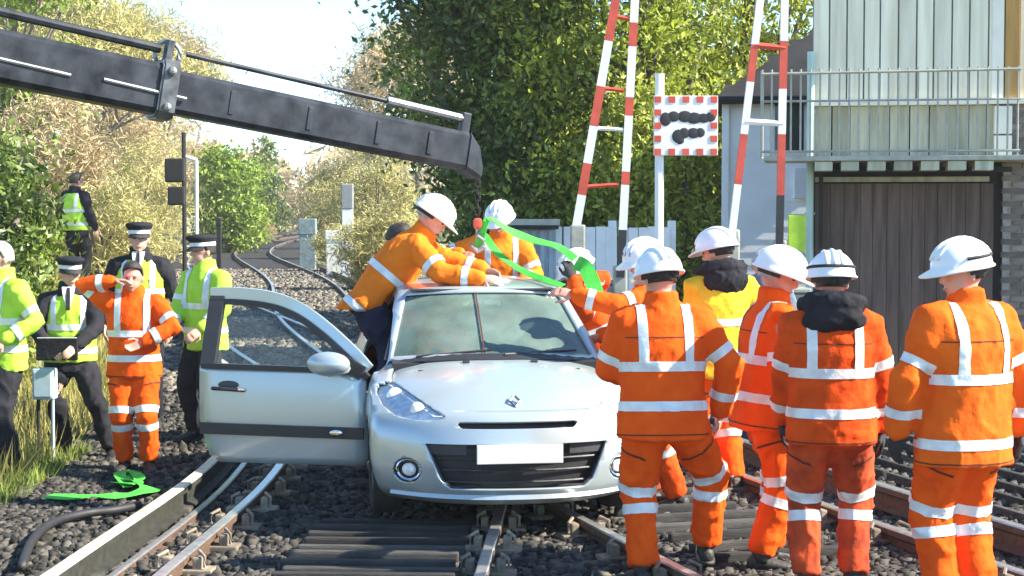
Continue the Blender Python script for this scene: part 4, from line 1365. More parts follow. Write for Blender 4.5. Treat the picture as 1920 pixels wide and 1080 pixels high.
# open driver door, built in its own plane: d along the door from hinge, z up
OPEN = R(71)
dh = Vector((-.845, 1.07, 0))               # hinge line in car space
ddir = Vector((-math.sin(OPEN), math.cos(OPEN), 0))
dout = Vector((-math.cos(OPEN), -math.sin(OPEN), 0))    # outer skin normal (towards the camera when open)
def D(d, z, o=0.0):
    # tumblehome above the belt, bulge below
    off = -.20 * max(0, (z - .90) / .45) ** 1.1 + .03 * math.sin(min(1, max(0, (z - .2) / .72)) * math.pi)
    return dh + ddir * d + dout * (off + o) + Vector((0, 0, z))
PANEL = [(.0, .30), (.03, .26), (1.02, .26), (1.09, .30), (1.15, .52), (1.16, .86), (1.155, .90), (.02, .86), (-.005, .6)]
def door_sheet(poly, o0, o1, m, name, par, nz=10):
    bm = B()
    # triangulated grid by cutting into horizontal slices
    zs = np.linspace(min(p[1] for p in poly), max(p[1] for p in poly), nz + 1)
    L = []
    for z in zs:
        zz = min(max(z, zs[0] + 1e-4), zs[-1] - 1e-4); xs_ = []
        for i in range(len(poly)):
            (x1, y1), (x2, y2) = poly[i - 1], poly[i]
            if (y1 - zz) * (y2 - zz) < 0: xs_.append(x1 + (x2 - x1) * (zz - y1) / (y2 - y1))
        L.append((min(xs_), max(xs_), z))
    rings = []
    for a, b, z in L:
        n = 12
        outer = [D(a + (b - a) * k / n, z, o1 - (.012 if k in (0, n) else 0)) for k in range(n + 1)]
        inner = [D(a + (b - a) * k / n, z, o0) for k in range(n, -1, -1)]
        rings.append(outer + inner)
    loft(bm, rings)
    return obj(name, bm, m, par, True)
door = door_sheet(PANEL, -.055, 0, M_PAINT, 'door', car, 14)
FR = [(.0, .89), (.10, .985), (.22, 1.08), (.345, 1.17), (.50, 1.265), (.65, 1.325), (.80, 1.355), (1.0, 1.37), (1.155, 1.365)]
bm = B()
P = crom([D(a, z, -.012) for a, z in FR], 4)
ribbon(bm, P, .085, .035, dout); obj('window_frame', bm, M_PAINT, door)
bm = B(); P2_ = crom([D(a - .0, z - .055, -.02) for a, z in FR], 4); ribbon(bm, P2_, .04, .045, dout); obj('window_seal', bm, M_TRIM, door)
bm = B(); ribbon(bm, [D(1.105, .89, -.02), D(1.105, 1.1, -.02), D(1.105, 1.345, -.02)], .10, .05, dout); obj('window_pillar', bm, M_TRIM, door)
bm = B(); ribbon(bm, [D(.03, .875, -.005), D(.3, .885, -.004), D(.7, .893, -.004), D(1.14, .90, -.005)], .035, .05, dout); obj('window_sill', bm, M_TRIM, door)
bm = B()
GL = [(.05, .89), (.22, 1.04), (.345, 1.13), (.50, 1.225), (.65, 1.285), (.80, 1.315), (1.06, 1.33), (1.06, .90)]
vs = [bm.verts.new(D(a, z, -.03)) for a, z in GL]; bm.faces.new(vs); obj('window_pane', bm, M_SG, door)
bm = B(); ribbon(bm, [D(.03, .868, .0), D(.10, .905, .0), D(.20, .955, -.012)], .09, .03, dout); obj('mirror_base', bm, M_TRIM, door)
bm = B()
mc = D(.23, .935, .13)
ellipsoid(bm, mc, ddir * .145, dout * .075, Vector((0, 0, .080)), 18, 12)
tube(bm, [D(.13, .895, .0), mc - Vector((0, 0, .05))], [.03, .035], 8)
obj('wing_mirror', bm, M_PAINT, door, True)
bm = B(); P = [D(a, .475 + .012 * a, .012) for a in np.linspace(.02, 1.14, 12)]; ribbon(bm, P, .075, .022, dout); obj('rub_strip', bm, M_TRIM, door)
bm = B(); ellipsoid(bm, D(.20, .478, .026), ddir * .045, dout * .006, Vector((0, 0, .022)), 12, 6); obj('side_badge', bm, M_CHROME, door)
bm = B(); tube(bm, [D(.84, .742, .004), D(.87, .747, .032), D(.98, .752, .034), D(1.06, .752, .006)], .014, 6); obj('door_handle', bm, M_TRIM, door)
bm = B(); ellipsoid(bm, D(.95, .775, .0), ddir * .075, dout * .006, Vector((0, 0, .03)), 12, 6); obj('handle_recess', bm, M_MESHG, door)
bm = B(); ribbon(bm, [D(.08, z, -.065) for z in (.35, .6, .85)], .9, .02, -dout); bm.free()
# ------------------------------------------------------------------ people
def cloth(name, c, c2=None, var=.12, rough=.85, **k):
    return mat(name, c, rough, spec=.12, var=var, scale=7, bump=.35, bscale=24, color2=c2, **k)
C_ORANGE = cloth('fluorescent_orange_cloth', (.90, .088, .006), (.94, .118, .008))
C_SHADERED = cloth('dirty_shaded_orange_cloth', (.74, .075, .008), (.82, .095, .010), var=.3)  # dirty orange, darkened towards red: shade painted into the cloth colour
C_MUD = mat('muddy_orange_cloth', (.72, .070, .008), .85, var=.7, scale=6, bump=.35, bscale=24, color2=(.80, .09, .010), detail=8)
C_SEAM = mat('dark_seam', (.10, .02, .008), .85, var=.2)
C_SUNORANGE = cloth('sunlit_orange_cloth', (.88, .175, .014), (.92, .225, .016))  # orange shifted to yellow, strong sunlight painted into the colour
C_ORANGE2 = cloth('warm_orange_cloth', (.86, .11, .009), (.90, .15, .012))
C_SUNYELLOW = cloth('sunlit_yellow_cloth', (.86, .52, .03), (.88, .58, .04))  # orange jacket in full sun, its overexposed yellow put into the cloth
C_LIME = cloth('fluorescent_lime_cloth', (.42, .72, .05), (.50, .78, .09))
C_BLACK = cloth('black_cloth', (.018, .018, .022), (.03, .03, .036))
C_NAVY = cloth('navy_cloth', (.022, .026, .055), (.035, .04, .08))
C_WHITE = cloth('white_shirt', (.72, .72, .72))
C_TAPE = mat('silver_reflective_tape', (.72, .74, .72), .38, .1, var=.12, scale=14, bump=.15, bscale=60)
C_BOOT = mat('boot_leather', (.03, .026, .022), .6, var=.3, scale=12, bump=.3)
C_GLOVE = mat('black_glove', (.022, .022, .024), .8, var=.3, scale=18, bump=.3)
C_SKIN = mat('skin', (.58, .32, .23), .5, var=.12, scale=12, color2=(.62, .34, .25))
C_SKINR = mat('ruddy_skin', (.58, .25, .18), .5, var=.15, scale=12)
C_EYE = mat('dark_eye', (.02, .015, .012), .2, var=.05)
C_LIP = mat('lip', (.44, .22, .17), .5, var=.1)
C_HAIRD = mat('dark_brown_hair', (.03, .02, .014), .6, var=.4, scale=30, bump=.5, bscale=90)
C_HAIRG = mat('grey_hair', (.36, .36, .36), .6, var=.3, scale=30, bump=.5, bscale=90)
C_HELMET = mat('white_hard_hat', (.80, .81, .80), .35, var=.05, scale=5, coat=.3)

PENDING = []     # (temp object, callback)
def remesh_later(bm, vox, cb, smooth=4):
    bmesh.ops.recalc_face_normals(bm, faces=bm.faces)
    me = bpy.data.meshes.new('tmp'); bm.to_mesh(me); bm.free()
    o = bpy.data.objects.new('tmp', me); COL.objects.link(o)
    m = o.modifiers.new('r', 'REMESH'); m.mode = 'VOXEL'; m.voxel_size = vox; m.use_smooth_shade = True
    if smooth:
        s = o.modifiers.new('s', 'SMOOTH'); s.iterations = smooth; s.factor = .5
    PENDING.append((o, cb))

def flush_people():
    bpy.context.view_layer.update()
    dg = bpy.context.evaluated_depsgraph_get()
    out = [(bpy.data.meshes.new_from_object(o.evaluated_get(dg)), cb) for o, cb in PENDING]
    for o, _ in PENDING:
        me = o.data; bpy.data.objects.remove(o); bpy.data.meshes.remove(me)
    PENDING.clear()
    for me, cb in out: cb(me)

def wrinkle(me, amp, freq, seed, stretch=(1, 1, 1)):
    n = len(me.vertices)
    co = np.empty(n * 3, np.float32); me.vertices.foreach_get('co', co); co = co.reshape(-1, 3)
    no = np.empty(n * 3, np.float32); me.vertex_normals.foreach_get('vector', no); no = no.reshape(-1, 3)
    off = np.empty(n, np.float32)
    for i in range(n):
        c = co[i]
        p = Vector((c[0] * freq * stretch[0] + seed, c[1] * freq * stretch[1], c[2] * freq * stretch[2]))
        a = noise.noise(p)
        w = Vector((p.x + .9 * a, p.y - .7 * a, p.z * 1.25 + .5 * noise.noise(p * .6)))
        r1 = 1 - min(1, abs(noise.noise(w * .9)) * 3.2)
        r2 = 1 - min(1, abs(noise.noise(w * 2.1 + Vector((9, 4, 1)))) * 3.0)
        off[i] = amp * (1.25 * r1 ** 2 + .55 * r2 ** 2 + .5 * a - .6)
    co += no * off[:, None]
    me.vertices.foreach_set('co', co.ravel()); me.update()

def seg_dist(P, a, b, ra, rb):
    a = np.array(a); b = np.array(b); d = b - a
    t = np.clip(((P - a) @ d) / (d @ d), 0, 1)
    return np.linalg.norm(P - (a + t[:, None] * d), axis=1) - (ra + (rb - ra) * t)

def band(me, parent, segs, want, planes, off=.005, extra=None, nm='reflective_band', mm=None):
    """strip of the garment between two planes, lifted off it: a sewn-on tape"""
    n = len(me.polygons)
    C = np.empty(n * 3, np.float32); me.polygons.foreach_get('center', C); C = C.reshape(-1, 3).astype(float)
    D_ = np.stack([seg_dist(C, *s[1:]) for s in segs], 1)
    lab = np.array([s[0] for s in segs])[D_.argmin(1)]
    keep = np.isin(lab, want)
    for co, no, w in planes:
        dd = (C - np.array(co)) @ np.array(no)
        keep &= np.abs(dd) < w / 2 + .05
    if extra is not None: keep &= extra(C)
    if keep.sum() < 6: return None
    bm = B(); bm.from_mesh(me); bm.faces.ensure_lookup_table()
    bmesh.ops.delete(bm, geom=[bm.faces[i] for i in np.nonzero(~keep)[0]], context='FACES')
    for co, no, w in planes:
        no = Vector(no).normalized(); co = Vector(co)
        for s in (1, -1):
            geom = bm.faces[:] + bm.edges[:] + bm.verts[:]
            bmesh.ops.bisect_plane(bm, geom=geom, plane_co=co + no * s * w / 2, plane_no=no * s, clear_outer=True)
    bm.normal_update()
    if len(bm.faces) < 3: bm.free(); return None
    for v in bm.verts: v.co += v.normal * off
    return obj(nm, bm, mm or C_TAPE, parent, True, fix=False)

def ik(a, tgt, l1, l2, hint):
    a, tgt, hint = Vector(a), Vector(tgt), Vector(hint)
    d = tgt - a; L = d.length
    Lm = (l1 + l2) * .995
    if L > Lm: d *= Lm / L; L = Lm; tgt = a + d
    L = max(L, abs(l1 - l2) + .02)
    u = d.normalized()
    x = (l1 * l1 - l2 * l2 + L * L) / (2 * L)
    h = math.sqrt(max(0, l1 * l1 - x * x))
    n = hint - u * hint.dot(u)
    n = n.normalized() if n.length > 1e-4 else Vector((0, 0, 1)).cross(u).normalized()
    return a + u * x + n * h, tgt

def hand_mesh(bm, wrist, d, n, k, side, curl=.5, mi=0, fat=1.0):
    """palm, four unequal curled fingers and a thumb. d: pointing, n: palm normal"""
    d = d.normalized(); n = (n - d * n.dot(d)).normalized(); w = d.cross(n).normalized() * side
    pl = .088 * k
    loft(bm, [ringpts(wrist - d * .03, w, n, .027 * k * fat, .022 * k * fat, 10), ringpts(wrist + d * .02 * k, w, n, .034 * k * fat, .019 * k * fat, 10),
              ringpts(wrist + d * pl * .7, w, n, .042 * k * fat, .016 * k * fat, 10), ringpts(wrist + d * pl, w, n, .038 * k * fat, .012 * k * fat, 10)], mi=mi)
    for j, (o, L) in enumerate(((-.030, .068), (-.010, .078), (.010, .072), (.029, .058))):
        p = wrist + d * pl * .95 + w * o * k
        dd = d.copy(); pts = [p - d * .015]
        rr = [.0095 * k * fat]
        for q in range(3):
            dd = (dd + n * curl * (.55 + .25 * q)).normalized()
            p = p + dd * L * k * (.45, .32, .25)[q]
            pts.append(p); rr.append((.0092, .0085, .007)[q] * k * fat)
        tube(bm, pts, rr, 7, mi=mi, round_ends=True)
    p = wrist + d * pl * .25 - w * .036 * k
    t1 = (d * .7 - w * .6 + n * .35).normalized(); t2 = (d * .9 - w * .05 + n * .5).normalized()
    tube(bm, [p + w * .012, p + t1 * .038 * k, p + t1 * .038 * k + t2 * .034 * k, p + t1 * .038 * k + t2 * .058 * k], [.012 * k * fat, .011 * k * fat, .0095 * k * fat, .007 * k * fat], 7, mi=mi, round_ends=True)

def helmet(hc, f, r, u, k, parent, strap=None):
    """hard hat with dome, ridges, brim and peak"""
    bm = B()
    c = hc + u * .035 * k
    rx, ry, rz = .122 * k, .148 * k, .128 * k
    n = 28; rings = []
    for q in np.linspace(0, 1, 9):
        a = q * math.pi / 2
        rings.append([c + r * (rx * math.cos(a) * math.cos(t)) + f * (ry * math.cos(a) * math.sin(t)) + u * (rz * math.sin(a) * (1 + .03 * math.exp(-(math.cos(t) * math.cos(a) * 4) ** 2)))
                      for t in np.linspace(0, 2 * math.pi, n + 1)[:-1]])
    base = rings[0]
    brim = []; brim2 = []
    for i, t in enumerate(np.linspace(0, 2 * math.pi, n + 1)[:-1]):
        pk = max(0, math.sin(t)) ** 3 * .052 * k + .012 * k
        dv = (r * math.cos(t) + f * math.sin(t))
        brim.append(base[i] + dv * pk - u * (.010 * k + pk * .25)); brim2.append(base[i] + dv * (pk - .003) - u * (.017 * k + pk * .25))
    inner = [c + (p - c) * .94 - u * .012 * k for p in base]
    loft(bm, [inner, brim2, brim] + rings)
    for s in (-.32, 0, .32):
        P = []
        for a in np.linspace(.35, math.pi - .35, 11):
            P.append(c + r * rx * s * (.98 + 0 * a) + f * (ry * math.cos(a) * math.sqrt(1 - s * s)) + u * (rz * math.sin(a) * math.sqrt(1 - s * s) * 1.02))
        tube(bm, P, .009 * k, 5)
    h = obj('hard_hat', bm, C_HELMET, parent, True)
    bm = B()
    P = [c - u * .028 * k + r * (.100 * k * math.cos(t)) + f * (.118 * k * math.sin(t)) for t in np.linspace(math.pi * .98, math.pi * 2.02, 15)]
    ribbon(bm, P, .028 * k, .006, u.cross(f)); obj('headband', bm, C_GLOVE, h)
    if strap:
        bm = B()
        P = [c + r * rx * 1.03 * math.cos(t) * math.cos(.32) + f * ry * 1.03 * math.sin(t) * math.cos(.32) + u * (rz * .30 + .0 * t) for t in np.linspace(math.pi * .95, math.pi * 2.05, 15)]
        tube(bm, P, .008 * k, 5); obj('goggle_strap', bm, strap, h)
    return h

def cap(hc, f, r, u, k, parent):
    c = hc + u * .045 * k
    bm = B(); n = 24
    prof = [(.98, 0), (1.0, .035), (1.22, .062), (1.26, .078), (1.1, .092), (.5, .102), (.05, .104)]
    loft(bm, [ringpts(c + u * z * k + f * (.01 if z > .05 else 0), r, f, .094 * q * k, .110 * q * k, n) for q, z in prof])
    o = obj('police_cap', bm, C_BLACK, parent, True)
    bm = B(); loft(bm, [ringpts(c + u * z * k, r, f, .0965 * k, .1125 * k, n) for z in (.002, .033)], cap=False); 
    bd = obj('cap_band', bm, C_WHITE, o, True)
    bm = B()
    top = []; 
    rings = []
    for q in (0, 1):
        rings.append([c + r * (.092 * k * math.cos(t)) * (1 + .02 * q) + f * (.106 * k * math.sin(t) + q * .058 * k * math.sin(t)) - u * (.004 + q * .026) * k for t in np.linspace(.25, math.pi - .25, 11)])
    rings2 = [[p - u * .006 for p in rr] for rr in rings]
    loft(bm, [rings[0], rings[1], rings2[1], rings2[0]], closed=False)
    obj('cap_peak', bm, C_GLOVE, o, True)

PCOUNT = [0]
def person(label, base, H=1.76, yaw=180, group=None, lean=0, side=0, hip=(0, 0, 0), head=(None, 0), chest_yaw=0,
           Rh=None, Lh=None, Re=None, Le=None, Rf=None, Lf=None, Rk=None, Lk=None,
           jacket=C_ORANGE, trousers=C_ORANGE, jbands=True, tbands=True, braces=True, vest=None, hat='helmet',
           hair=C_HAIRD, hairlen=.22, skin=C_SKIN, glove=None, hood=None, strap=None, curl=.5, long=0.0, vox=.017, bulk=1.0, shirt=None, legs=True, hair_on=True, toeyaw=0):
    PCOUNT[0] += 1; seed = PCOUNT[0] * 7.3
    k = H / 1.76
    base = Vector(base)
    e = empty('person', base, label=label, cat='person', group=group)
    ya = R(yaw)
    u = Vector((0, 0, 1)); f = Vector((math.sin(ya), -math.cos(ya), 0)); r = Vector((-math.cos(ya), -math.sin(ya), 0))
    p0 = u * .93 * k + Vector(hip)
    la, sa = R(lean), R(side)
    sd = (u * math.cos(la) * math.cos(sa) + f * math.sin(la) + r * math.sin(sa)).normalized()
    cy = R(yaw + chest_yaw); rc0 = Vector((-math.cos(cy), -math.sin(cy), 0))
    rc = (rc0 - sd * rc0.dot(sd)).normalized(); fc = u.cross(rc) if False else rc.cross(sd) * -1
    if fc.dot(Vector((math.sin(cy), -math.cos(cy), 0)) * math.cos(la) - u * math.sin(la)) < 0: fc = -fc
    rp = r; fp = f
    neck = p0 + sd * .535 * k
    hd = (sd * .55 + u * .45).normalized()
    hc = neck + hd * .150 * k
    hy = R(head[0] if head[0] is not None else yaw + chest_yaw); hp_ = R(head[1])
    hf0 = Vector((math.sin(hy), -math.cos(hy), 0)); hr = Vector((-math.cos(hy), -math.sin(hy), 0))
    hf = hf0 * math.cos(hp_) - u * math.sin(hp_); hu = u * math.cos(hp_) + hf0 * math.sin(hp_)
    hc = hc + hf0 * .02 * k
    sh = {s: p0 + sd * .465 * k + rc * s * .185 * k for s in (1, -1)}
    hj = {s: p0 - u * .03 * k + rp * s * .092 * k for s in (1, -1)}
    arms = {}
    for s, tgt, hint in ((1, Rh, Re), (-1, Lh, Le)):
        if tgt is None: tgt = sh[s] - u * .50 * k + rc * s * .10 * k + fc * .12 * k
        hint = Vector(hint) if hint is not None else (rc * s * .5 - fc * .6 - u * .3)
        arms[s] = (sh[s],) + ik(sh[s], tgt, .29 * k, .265 * k, hint)
    legsj = {}
    for s, tgt, hint in ((1, Rf, Rk), (-1, Lf, Lk)):
        g = Vector(tgt) if tgt is not None else rp * s * .12 * k + fp * .02
        if tgt is None: g.z = 0
        hint = Vector(hint) if hint is not None else fp + rp * s * .1
        legsj[s] = (hj[s],) + ik(hj[s], g + u * .085 * k, .425 * k, .415 * k, hint)

    # --- body: trunk, limbs, then finer head and hands joined into one mesh
    parts_me = {}
    b = B()
    def er(p, a, bb, rx, ry, n=14): return ringpts(p, a, bb, rx * k, ry * k, n)
    loft(b, [er(p0 - sd * .10 * k, rp, fp, .12, .10), er(p0, rp, fp, .155, .11), er(p0 + sd * .14 * k, rc, fc, .135, .10), er(p0 + sd * .33 * k, rc, fc, .160, .115), er(p0 + sd * .45 * k, rc, fc, .155, .09), er(p0 + sd * .52 * k, rc, fc, .07, .06)])
    for s in (1, -1):
        a = arms[s]; l = legsj[s]
        tube(b, [a[0] - rc * s * .03, a[0], a[0].lerp(a[1], .5), a[1], a[1].lerp(a[2], .4), a[2]], [.052 * k, .056 * k, .047 * k, .040 * k, .038 * k, .028 * k], 10, round_ends=True)
        tube(b, [l[0], l[0].lerp(l[1], .5), l[1], l[1].lerp(l[2], .35), l[2]], [.085 * k, .072 * k, .054 * k, .053 * k, .038 * k], 10, round_ends=True)
    tube(b, [neck - sd * .06 * k, neck, hc - hu * .05 * k], [.062 * k, .058 * k, .055 * k], 12)
    hb = B()
    tube(hb, [neck - sd * .03 * k, neck, hc - hu * .04 * k - hf * .01], [.060 * k, .058 * k, .056 * k], 12)
    ellipsoid(hb, hc + hu * .02 * k - hf * .005, hr * .078 * k, hf * .098 * k, hu * .105 * k, 18, 12)
    ellipsoid(hb, hc - hu * .045 * k + hf * .028 * k, hr * .060 * k, hf * .066 * k, hu * .070 * k, 16, 10)
    ellipsoid(hb, hc - hu * .095 * k + hf * .062 * k, hr * .026 * k, hf * .026 * k, hu * .022 * k, 10, 8)
    loft(hb, [ringpts(hc + hu * q * k + hf * o * k, hr, hf, w_ * k, .014 * k, 8) for q, o, w_ in ((.022, .088, .008), (0, .098, .010), (-.025, .112, .014), (-.038, .098, .016))])
    ellipsoid(hb, hc - hu * .062 * k + hf * .088 * k, hr * .024 * k, hf * .012 * k, hu * .010 * k, 10, 6)
    ellipsoid(hb, hc + hu * .028 * k + hf * .086 * k, hr * .055 * k, hf * .014 * k, hu * .010 * k, 12, 6)
    for s in (1, -1):
        ellipsoid(hb, hc - hu * .012 * k + hr * s * .078 * k - hf * .008 * k, hr * .012 * k, hf * .020 * k, hu * .032 * k, 10, 8)
    skinpart = {}
    def body_cb(me, key):
        parts_me[key] = me
        need = 2 if glove else 4
        if len(parts_me) == need:
            bb = B()
            for kk in parts_me: bb.from_mesh(parts_me[kk])
            for f_ in bb.faces: f_.material_index = 0
            for s in (1, -1):
                ellipsoid(bb, hc + hu * .008 * k + hr * s * .031 * k + hf * .082 * k, hr * .013 * k, hf * .010 * k, hu * .008 * k, 8, 6, mi=1)
            ellipsoid(bb, hc - hu * .062 * k + hf * .094 * k, hr * .022 * k, hf * .009 * k, hu * .005 * k, 8, 6, mi=2)
            obj('body', bb, [skin, C_EYE, C_LIP], e, True)
            for m_ in parts_me.values(): bpy.data.meshes.remove(m_)
    remesh_later(b, .022, lambda me: body_cb(me, 'b'), 2)
    remesh_later(hb, .0085, lambda me: body_cb(me, 'h'), 3)
    for s in (1, -1):
        a = arms[s]; d = (a[2] - a[1]).normalized()
        nrm = -rc * s * .6 - u * .5 + fc * .2
        if abs(nrm.normalized().dot(d)) > .9: nrm = fc - rc * s
        gb = B(); hand_mesh(gb, a[2] + d * .012, d, nrm, k, s, curl, fat=1.18 if glove else 1.0)
        if glove:
            remesh_later(gb, .0062, lambda me: (me.materials.append(glove), link_mesh('glove', me, e)), 1)
        else:
            remesh_later(gb, .0055, lambda me, s=s: body_cb(me, 'h%d' % s), 1)

    # --- jacket
    j = B(); bl = bulk
    hemd = -.15 - long
    rings = [er(p0 + sd * hemd * k, rp, fp, .224 * bl, .160 * bl, 18), er(p0 + sd * (hemd + .06) * k, rp, fp, .222 * bl, .158 * bl, 18), er(p0 + sd * .06 * k, rp, fp, .207 * bl, .148 * bl, 18), er(p0 + sd * .20 * k, rc, fc, .202 * bl, .146 * bl, 18),
             er(p0 + sd * .34 * k, rc, fc, .216 * bl, .150 * bl, 18), er(p0 + sd * .45 * k, rc, fc, .205 * bl, .128 * bl, 18), er(p0 + sd * .505 * k, rc, fc, .145 * bl, .10 * bl, 18), er(p0 + sd * .545 * k, rc, fc, .098, .094, 18), er(p0 + sd * .60 * k - fc * .004, rc, fc, .086, .088, 18), er(p0 + sd * .622 * k - fc * .008, rc, fc, .083, .086, 18)]
    loft(j, rings)
    for s in (1, -1):
        a = arms[s]
        tube(j, [a[0] - rc * s * .05 * k, a[0] + rc * s * .0, a[0].lerp(a[1], .45), a[1], a[1].lerp(a[2], .5), a[2] - (a[2] - a[1]) * .06], [.085 * k * bl, .090 * k * bl, .082 * k * bl, .074 * k * bl, .066 * k * bl, .056 * k * bl], 14, round_ends=True)
    segs = [('t', p0 + sd * hemd * k, p0 + sd * .5 * k, .205 * k, .19 * k)]
    for s in (1, -1):
        a = arms[s]; nm = 'R' if s > 0 else 'L'
        segs += [(nm + 'u', a[0].lerp(a[1], .12), a[1], .075 * k, .075 * k), (nm + 'f', a[1], a[2], .072 * k, .055 * k)]
    segs = [(n_, tuple(a_), tuple(b_), x_, y_) for n_, a_, b_, x_, y_ in segs]
    def jacket_cb(me):
        me.materials.append(jacket)
        wrinkle(me, .0078 * k, 4.6, seed, (1.6, 1.6, .8))
        o = link_mesh('jacket', me, e)
        if jacket in (C_ORANGE, C_SHADERED, C_ORANGE2):
            band(me, o, segs, ['t'], [(p0 + sd * (hemd + .022) * k, sd, .007)], .003, None, 'hem_seam', C_SEAM)
            band(me, o, segs, ['t'], [(p0 + sd * .375 * k, sd, .006)], .003, lambda C: (C - np.array(p0)) @ np.array(fc) < .02, 'yoke_seam', C_SEAM)
        if not jbands: return
        hb1, hb2 = (.225, .02) if not long else (.20, -.10)
        if vest is None:
            for h_ in (hb1, hb2): band(me, o, segs, ['t'], [(p0 + sd * h_ * k, sd, .052)])
            if braces:
                for s in (1, -1):
                    band(me, o, segs, ['t', 'Ru', 'Lu'], [(p0 + rc * s * .118 * k, rc, .05)], extra=lambda C: ((C - np.array(p0)) @ np.array(sd) > (hb1 + .02) * k) & ((C - np.array(p0)) @ np.array(sd) < .545 * k))
        for s in (1, -1):
            a = arms[s]; nm = 'R' if s > 0 else 'L'
            band(me, o, segs, [nm + 'u'], [(a[0].lerp(a[1], .72), (a[1] - a[0]).normalized(), .05)])
            band(me, o, segs, [nm + 'f'], [(a[1].lerp(a[2], .62), (a[2] - a[1]).normalized(), .05)])
    remesh_later(j, vox, jacket_cb, 5)
    if vest is not None:
        vb = B()
        rings = [er(p0 + sd * -.06 * k, rp, fp, .232, .182, 18), er(p0 + sd * .06 * k, rp, fp, .222, .176, 18), er(p0 + sd * .20 * k, rc, fc, .216, .174, 18), er(p0 + sd * .34 * k, rc, fc, .222, .176, 18), er(p0 + sd * .45 * k, rc, fc, .19, .150, 18), er(p0 + sd * .51 * k, rc, fc, .14, .112, 18)]
        loft(vb, rings)
        def vest_cb(me):
            me.materials.append(vest); wrinkle(me, .008, 6, seed + 3)
            o = link_mesh('vest', me, e)
            for h_ in (.24, .04): band(me, o, segs[:1], ['t'], [(p0 + sd * h_ * k, sd, .05)])
            for s in (1, -1):
                band(me, o, segs[:1], ['t'], [(p0 + rc * s * .12 * k, rc, .045)], extra=lambda C: ((C - np.array(p0)) @ np.array(sd) > .26 * k))
        remesh_later(vb, vox, vest_cb, 3)
    # --- trousers
    t = B()
    loft(t, [er(p0 - u * .10 * k, rp, fp, .165 * bl, .135 * bl, 16), er(p0, rp, fp, .182 * bl, .14 * bl, 16), er(p0 + sd * .12 * k, rp, fp, .165 * bl, .128 * bl, 16)])
    for s in (1, -1):
        l = legsj[s]
        end = l[2] + u * .012
        tube(t, [l[0], l[0].lerp(l[1], .45), l[1], l[1].lerp(end, .5), end], [.112 * k * bl, .104 * k * bl, .088 * k * bl, .080 * k * bl, .074 * k * bl], 14, round_ends=False)
        ellipsoid(t, l[1], rp * .090 * k * bl, fp * .090 * k * bl, u * .09 * k * bl, 12, 8); ellipsoid(t, l[0], rp * .11 * k, fp * .115 * k, u * .11 * k, 12, 8)
    tsegs = []
    for s in (1, -1):
        l = legsj[s]; nm = 'R' if s > 0 else 'L'
        tsegs += [(nm + 't', tuple(l[0]), tuple(l[1]), .11 * k, .09 * k), (nm + 's', tuple(l[1]), tuple(l[2]), .09 * k, .085 * k)]
    def tr_cb(me):
        me.materials.append(trousers)
        wrinkle(me, .012 * k, 5.5, seed + 5, (1.5, 1.5, .8))
        o = link_mesh('trousers', me, e)
        if not tbands: return
        for s in (1, -1):
            l = legsj[s]; nm = 'R' if s > 0 else 'L'
            band(me, o, tsegs, [nm + 't'], [(l[0].lerp(l[1], .48), (l[1] - l[0]).normalized() + rp * s * .25, .012)], .004, lambda C, s=s: ((C - np.array(l[0])) @ np.array(rp * s) > .01), 'pocket_seam', C_SEAM)
        for s in (1, -1):
            l = legsj[s]; nm = 'R' if s > 0 else 'L'
            band(me, o, tsegs, [nm + 't', nm + 's'], [(l[0].lerp(l[1], .93), (l[1] - l[0]).normalized(), .055)])
            band(me, o, tsegs, [nm + 's', nm + 't'], [(l[1].lerp(l[2], .24), (l[2] - l[1]).normalized(), .055)])
    remesh_later(t, vox, tr_cb, 5)
    # --- boots
    for s in (1, -1):
        l = legsj[s]; ta = R(toeyaw) * s
        bf = (fp * math.cos(ta + .15 * s * 0) + rp * s * .18).normalized(); br = bf.cross(u)
        bt = B(); an = l[2]
        tube(bt, [an + u * .07 * k, an, an - u * .03 * k], [.050 * k, .050 * k, .052 * k], 12)
        loft(bt, [ringpts(an + bf * q * k + u * z * k, br, u, w_ * k, h_ * k, 12) for q, z, w_, h_ in ((-.075, -.040, .022, .026), (-.055, -.035, .040, .045), (.0, -.035, .044, .048), (.08, -.047, .048, .036), (.14, -.056, .048, .026), (.185, -.060, .034, .019), (.20, -.062, .012, .01))])
        loft(bt, [[an + bf * q * k + br * w_ * k * (1 if i in (0, 3) else -1) + u * ((-.085 if i < 2 else -.066) * k) for i in (0, 1, 2, 3)] for q, w_ in ((-.08, .030), (-.04, .046), (.10, .050), (.17, .042), (.20, .020))])
        o = obj('boot', bt, C_BOOT, e, True)
    # --- hair, hats, hood
    if hair_on:
        h = B(); n = 20; rings = []
        for q in np.linspace(-.12 - hairlen, 1, 9):
            a = q * math.pi / 2
            ring_ = []
            for t_ in np.linspace(0, 2 * math.pi, n + 1)[:-1]:
                fr_ = max(0, math.sin(t_)) if True else 0
                lift = .055 * fr_ ** .7 * max(0, 1 - max(q, 0) * 1.3) + (max(0, -q) * .17 + .012) * (fr_ > .2)
                ca = math.cos(a) if q > 0 else 1 - .3 * q * q
                ring_.append(hc + hu * (.025 * k) + hr * .086 * k * ca * math.cos(t_) + hf * (.104 * k * ca * math.sin(t_) - .008) + hu * ((.108 * math.sin(a)) * k + lift * k))
            rings.append(ring_)
        loft(h, rings); obj('hair', h, hair, e, True)
    if hat == 'helmet': helmet(hc, hf, hr, hu, k, e, strap)
    elif hat == 'cap': cap(hc, hf, hr, hu, k, e)
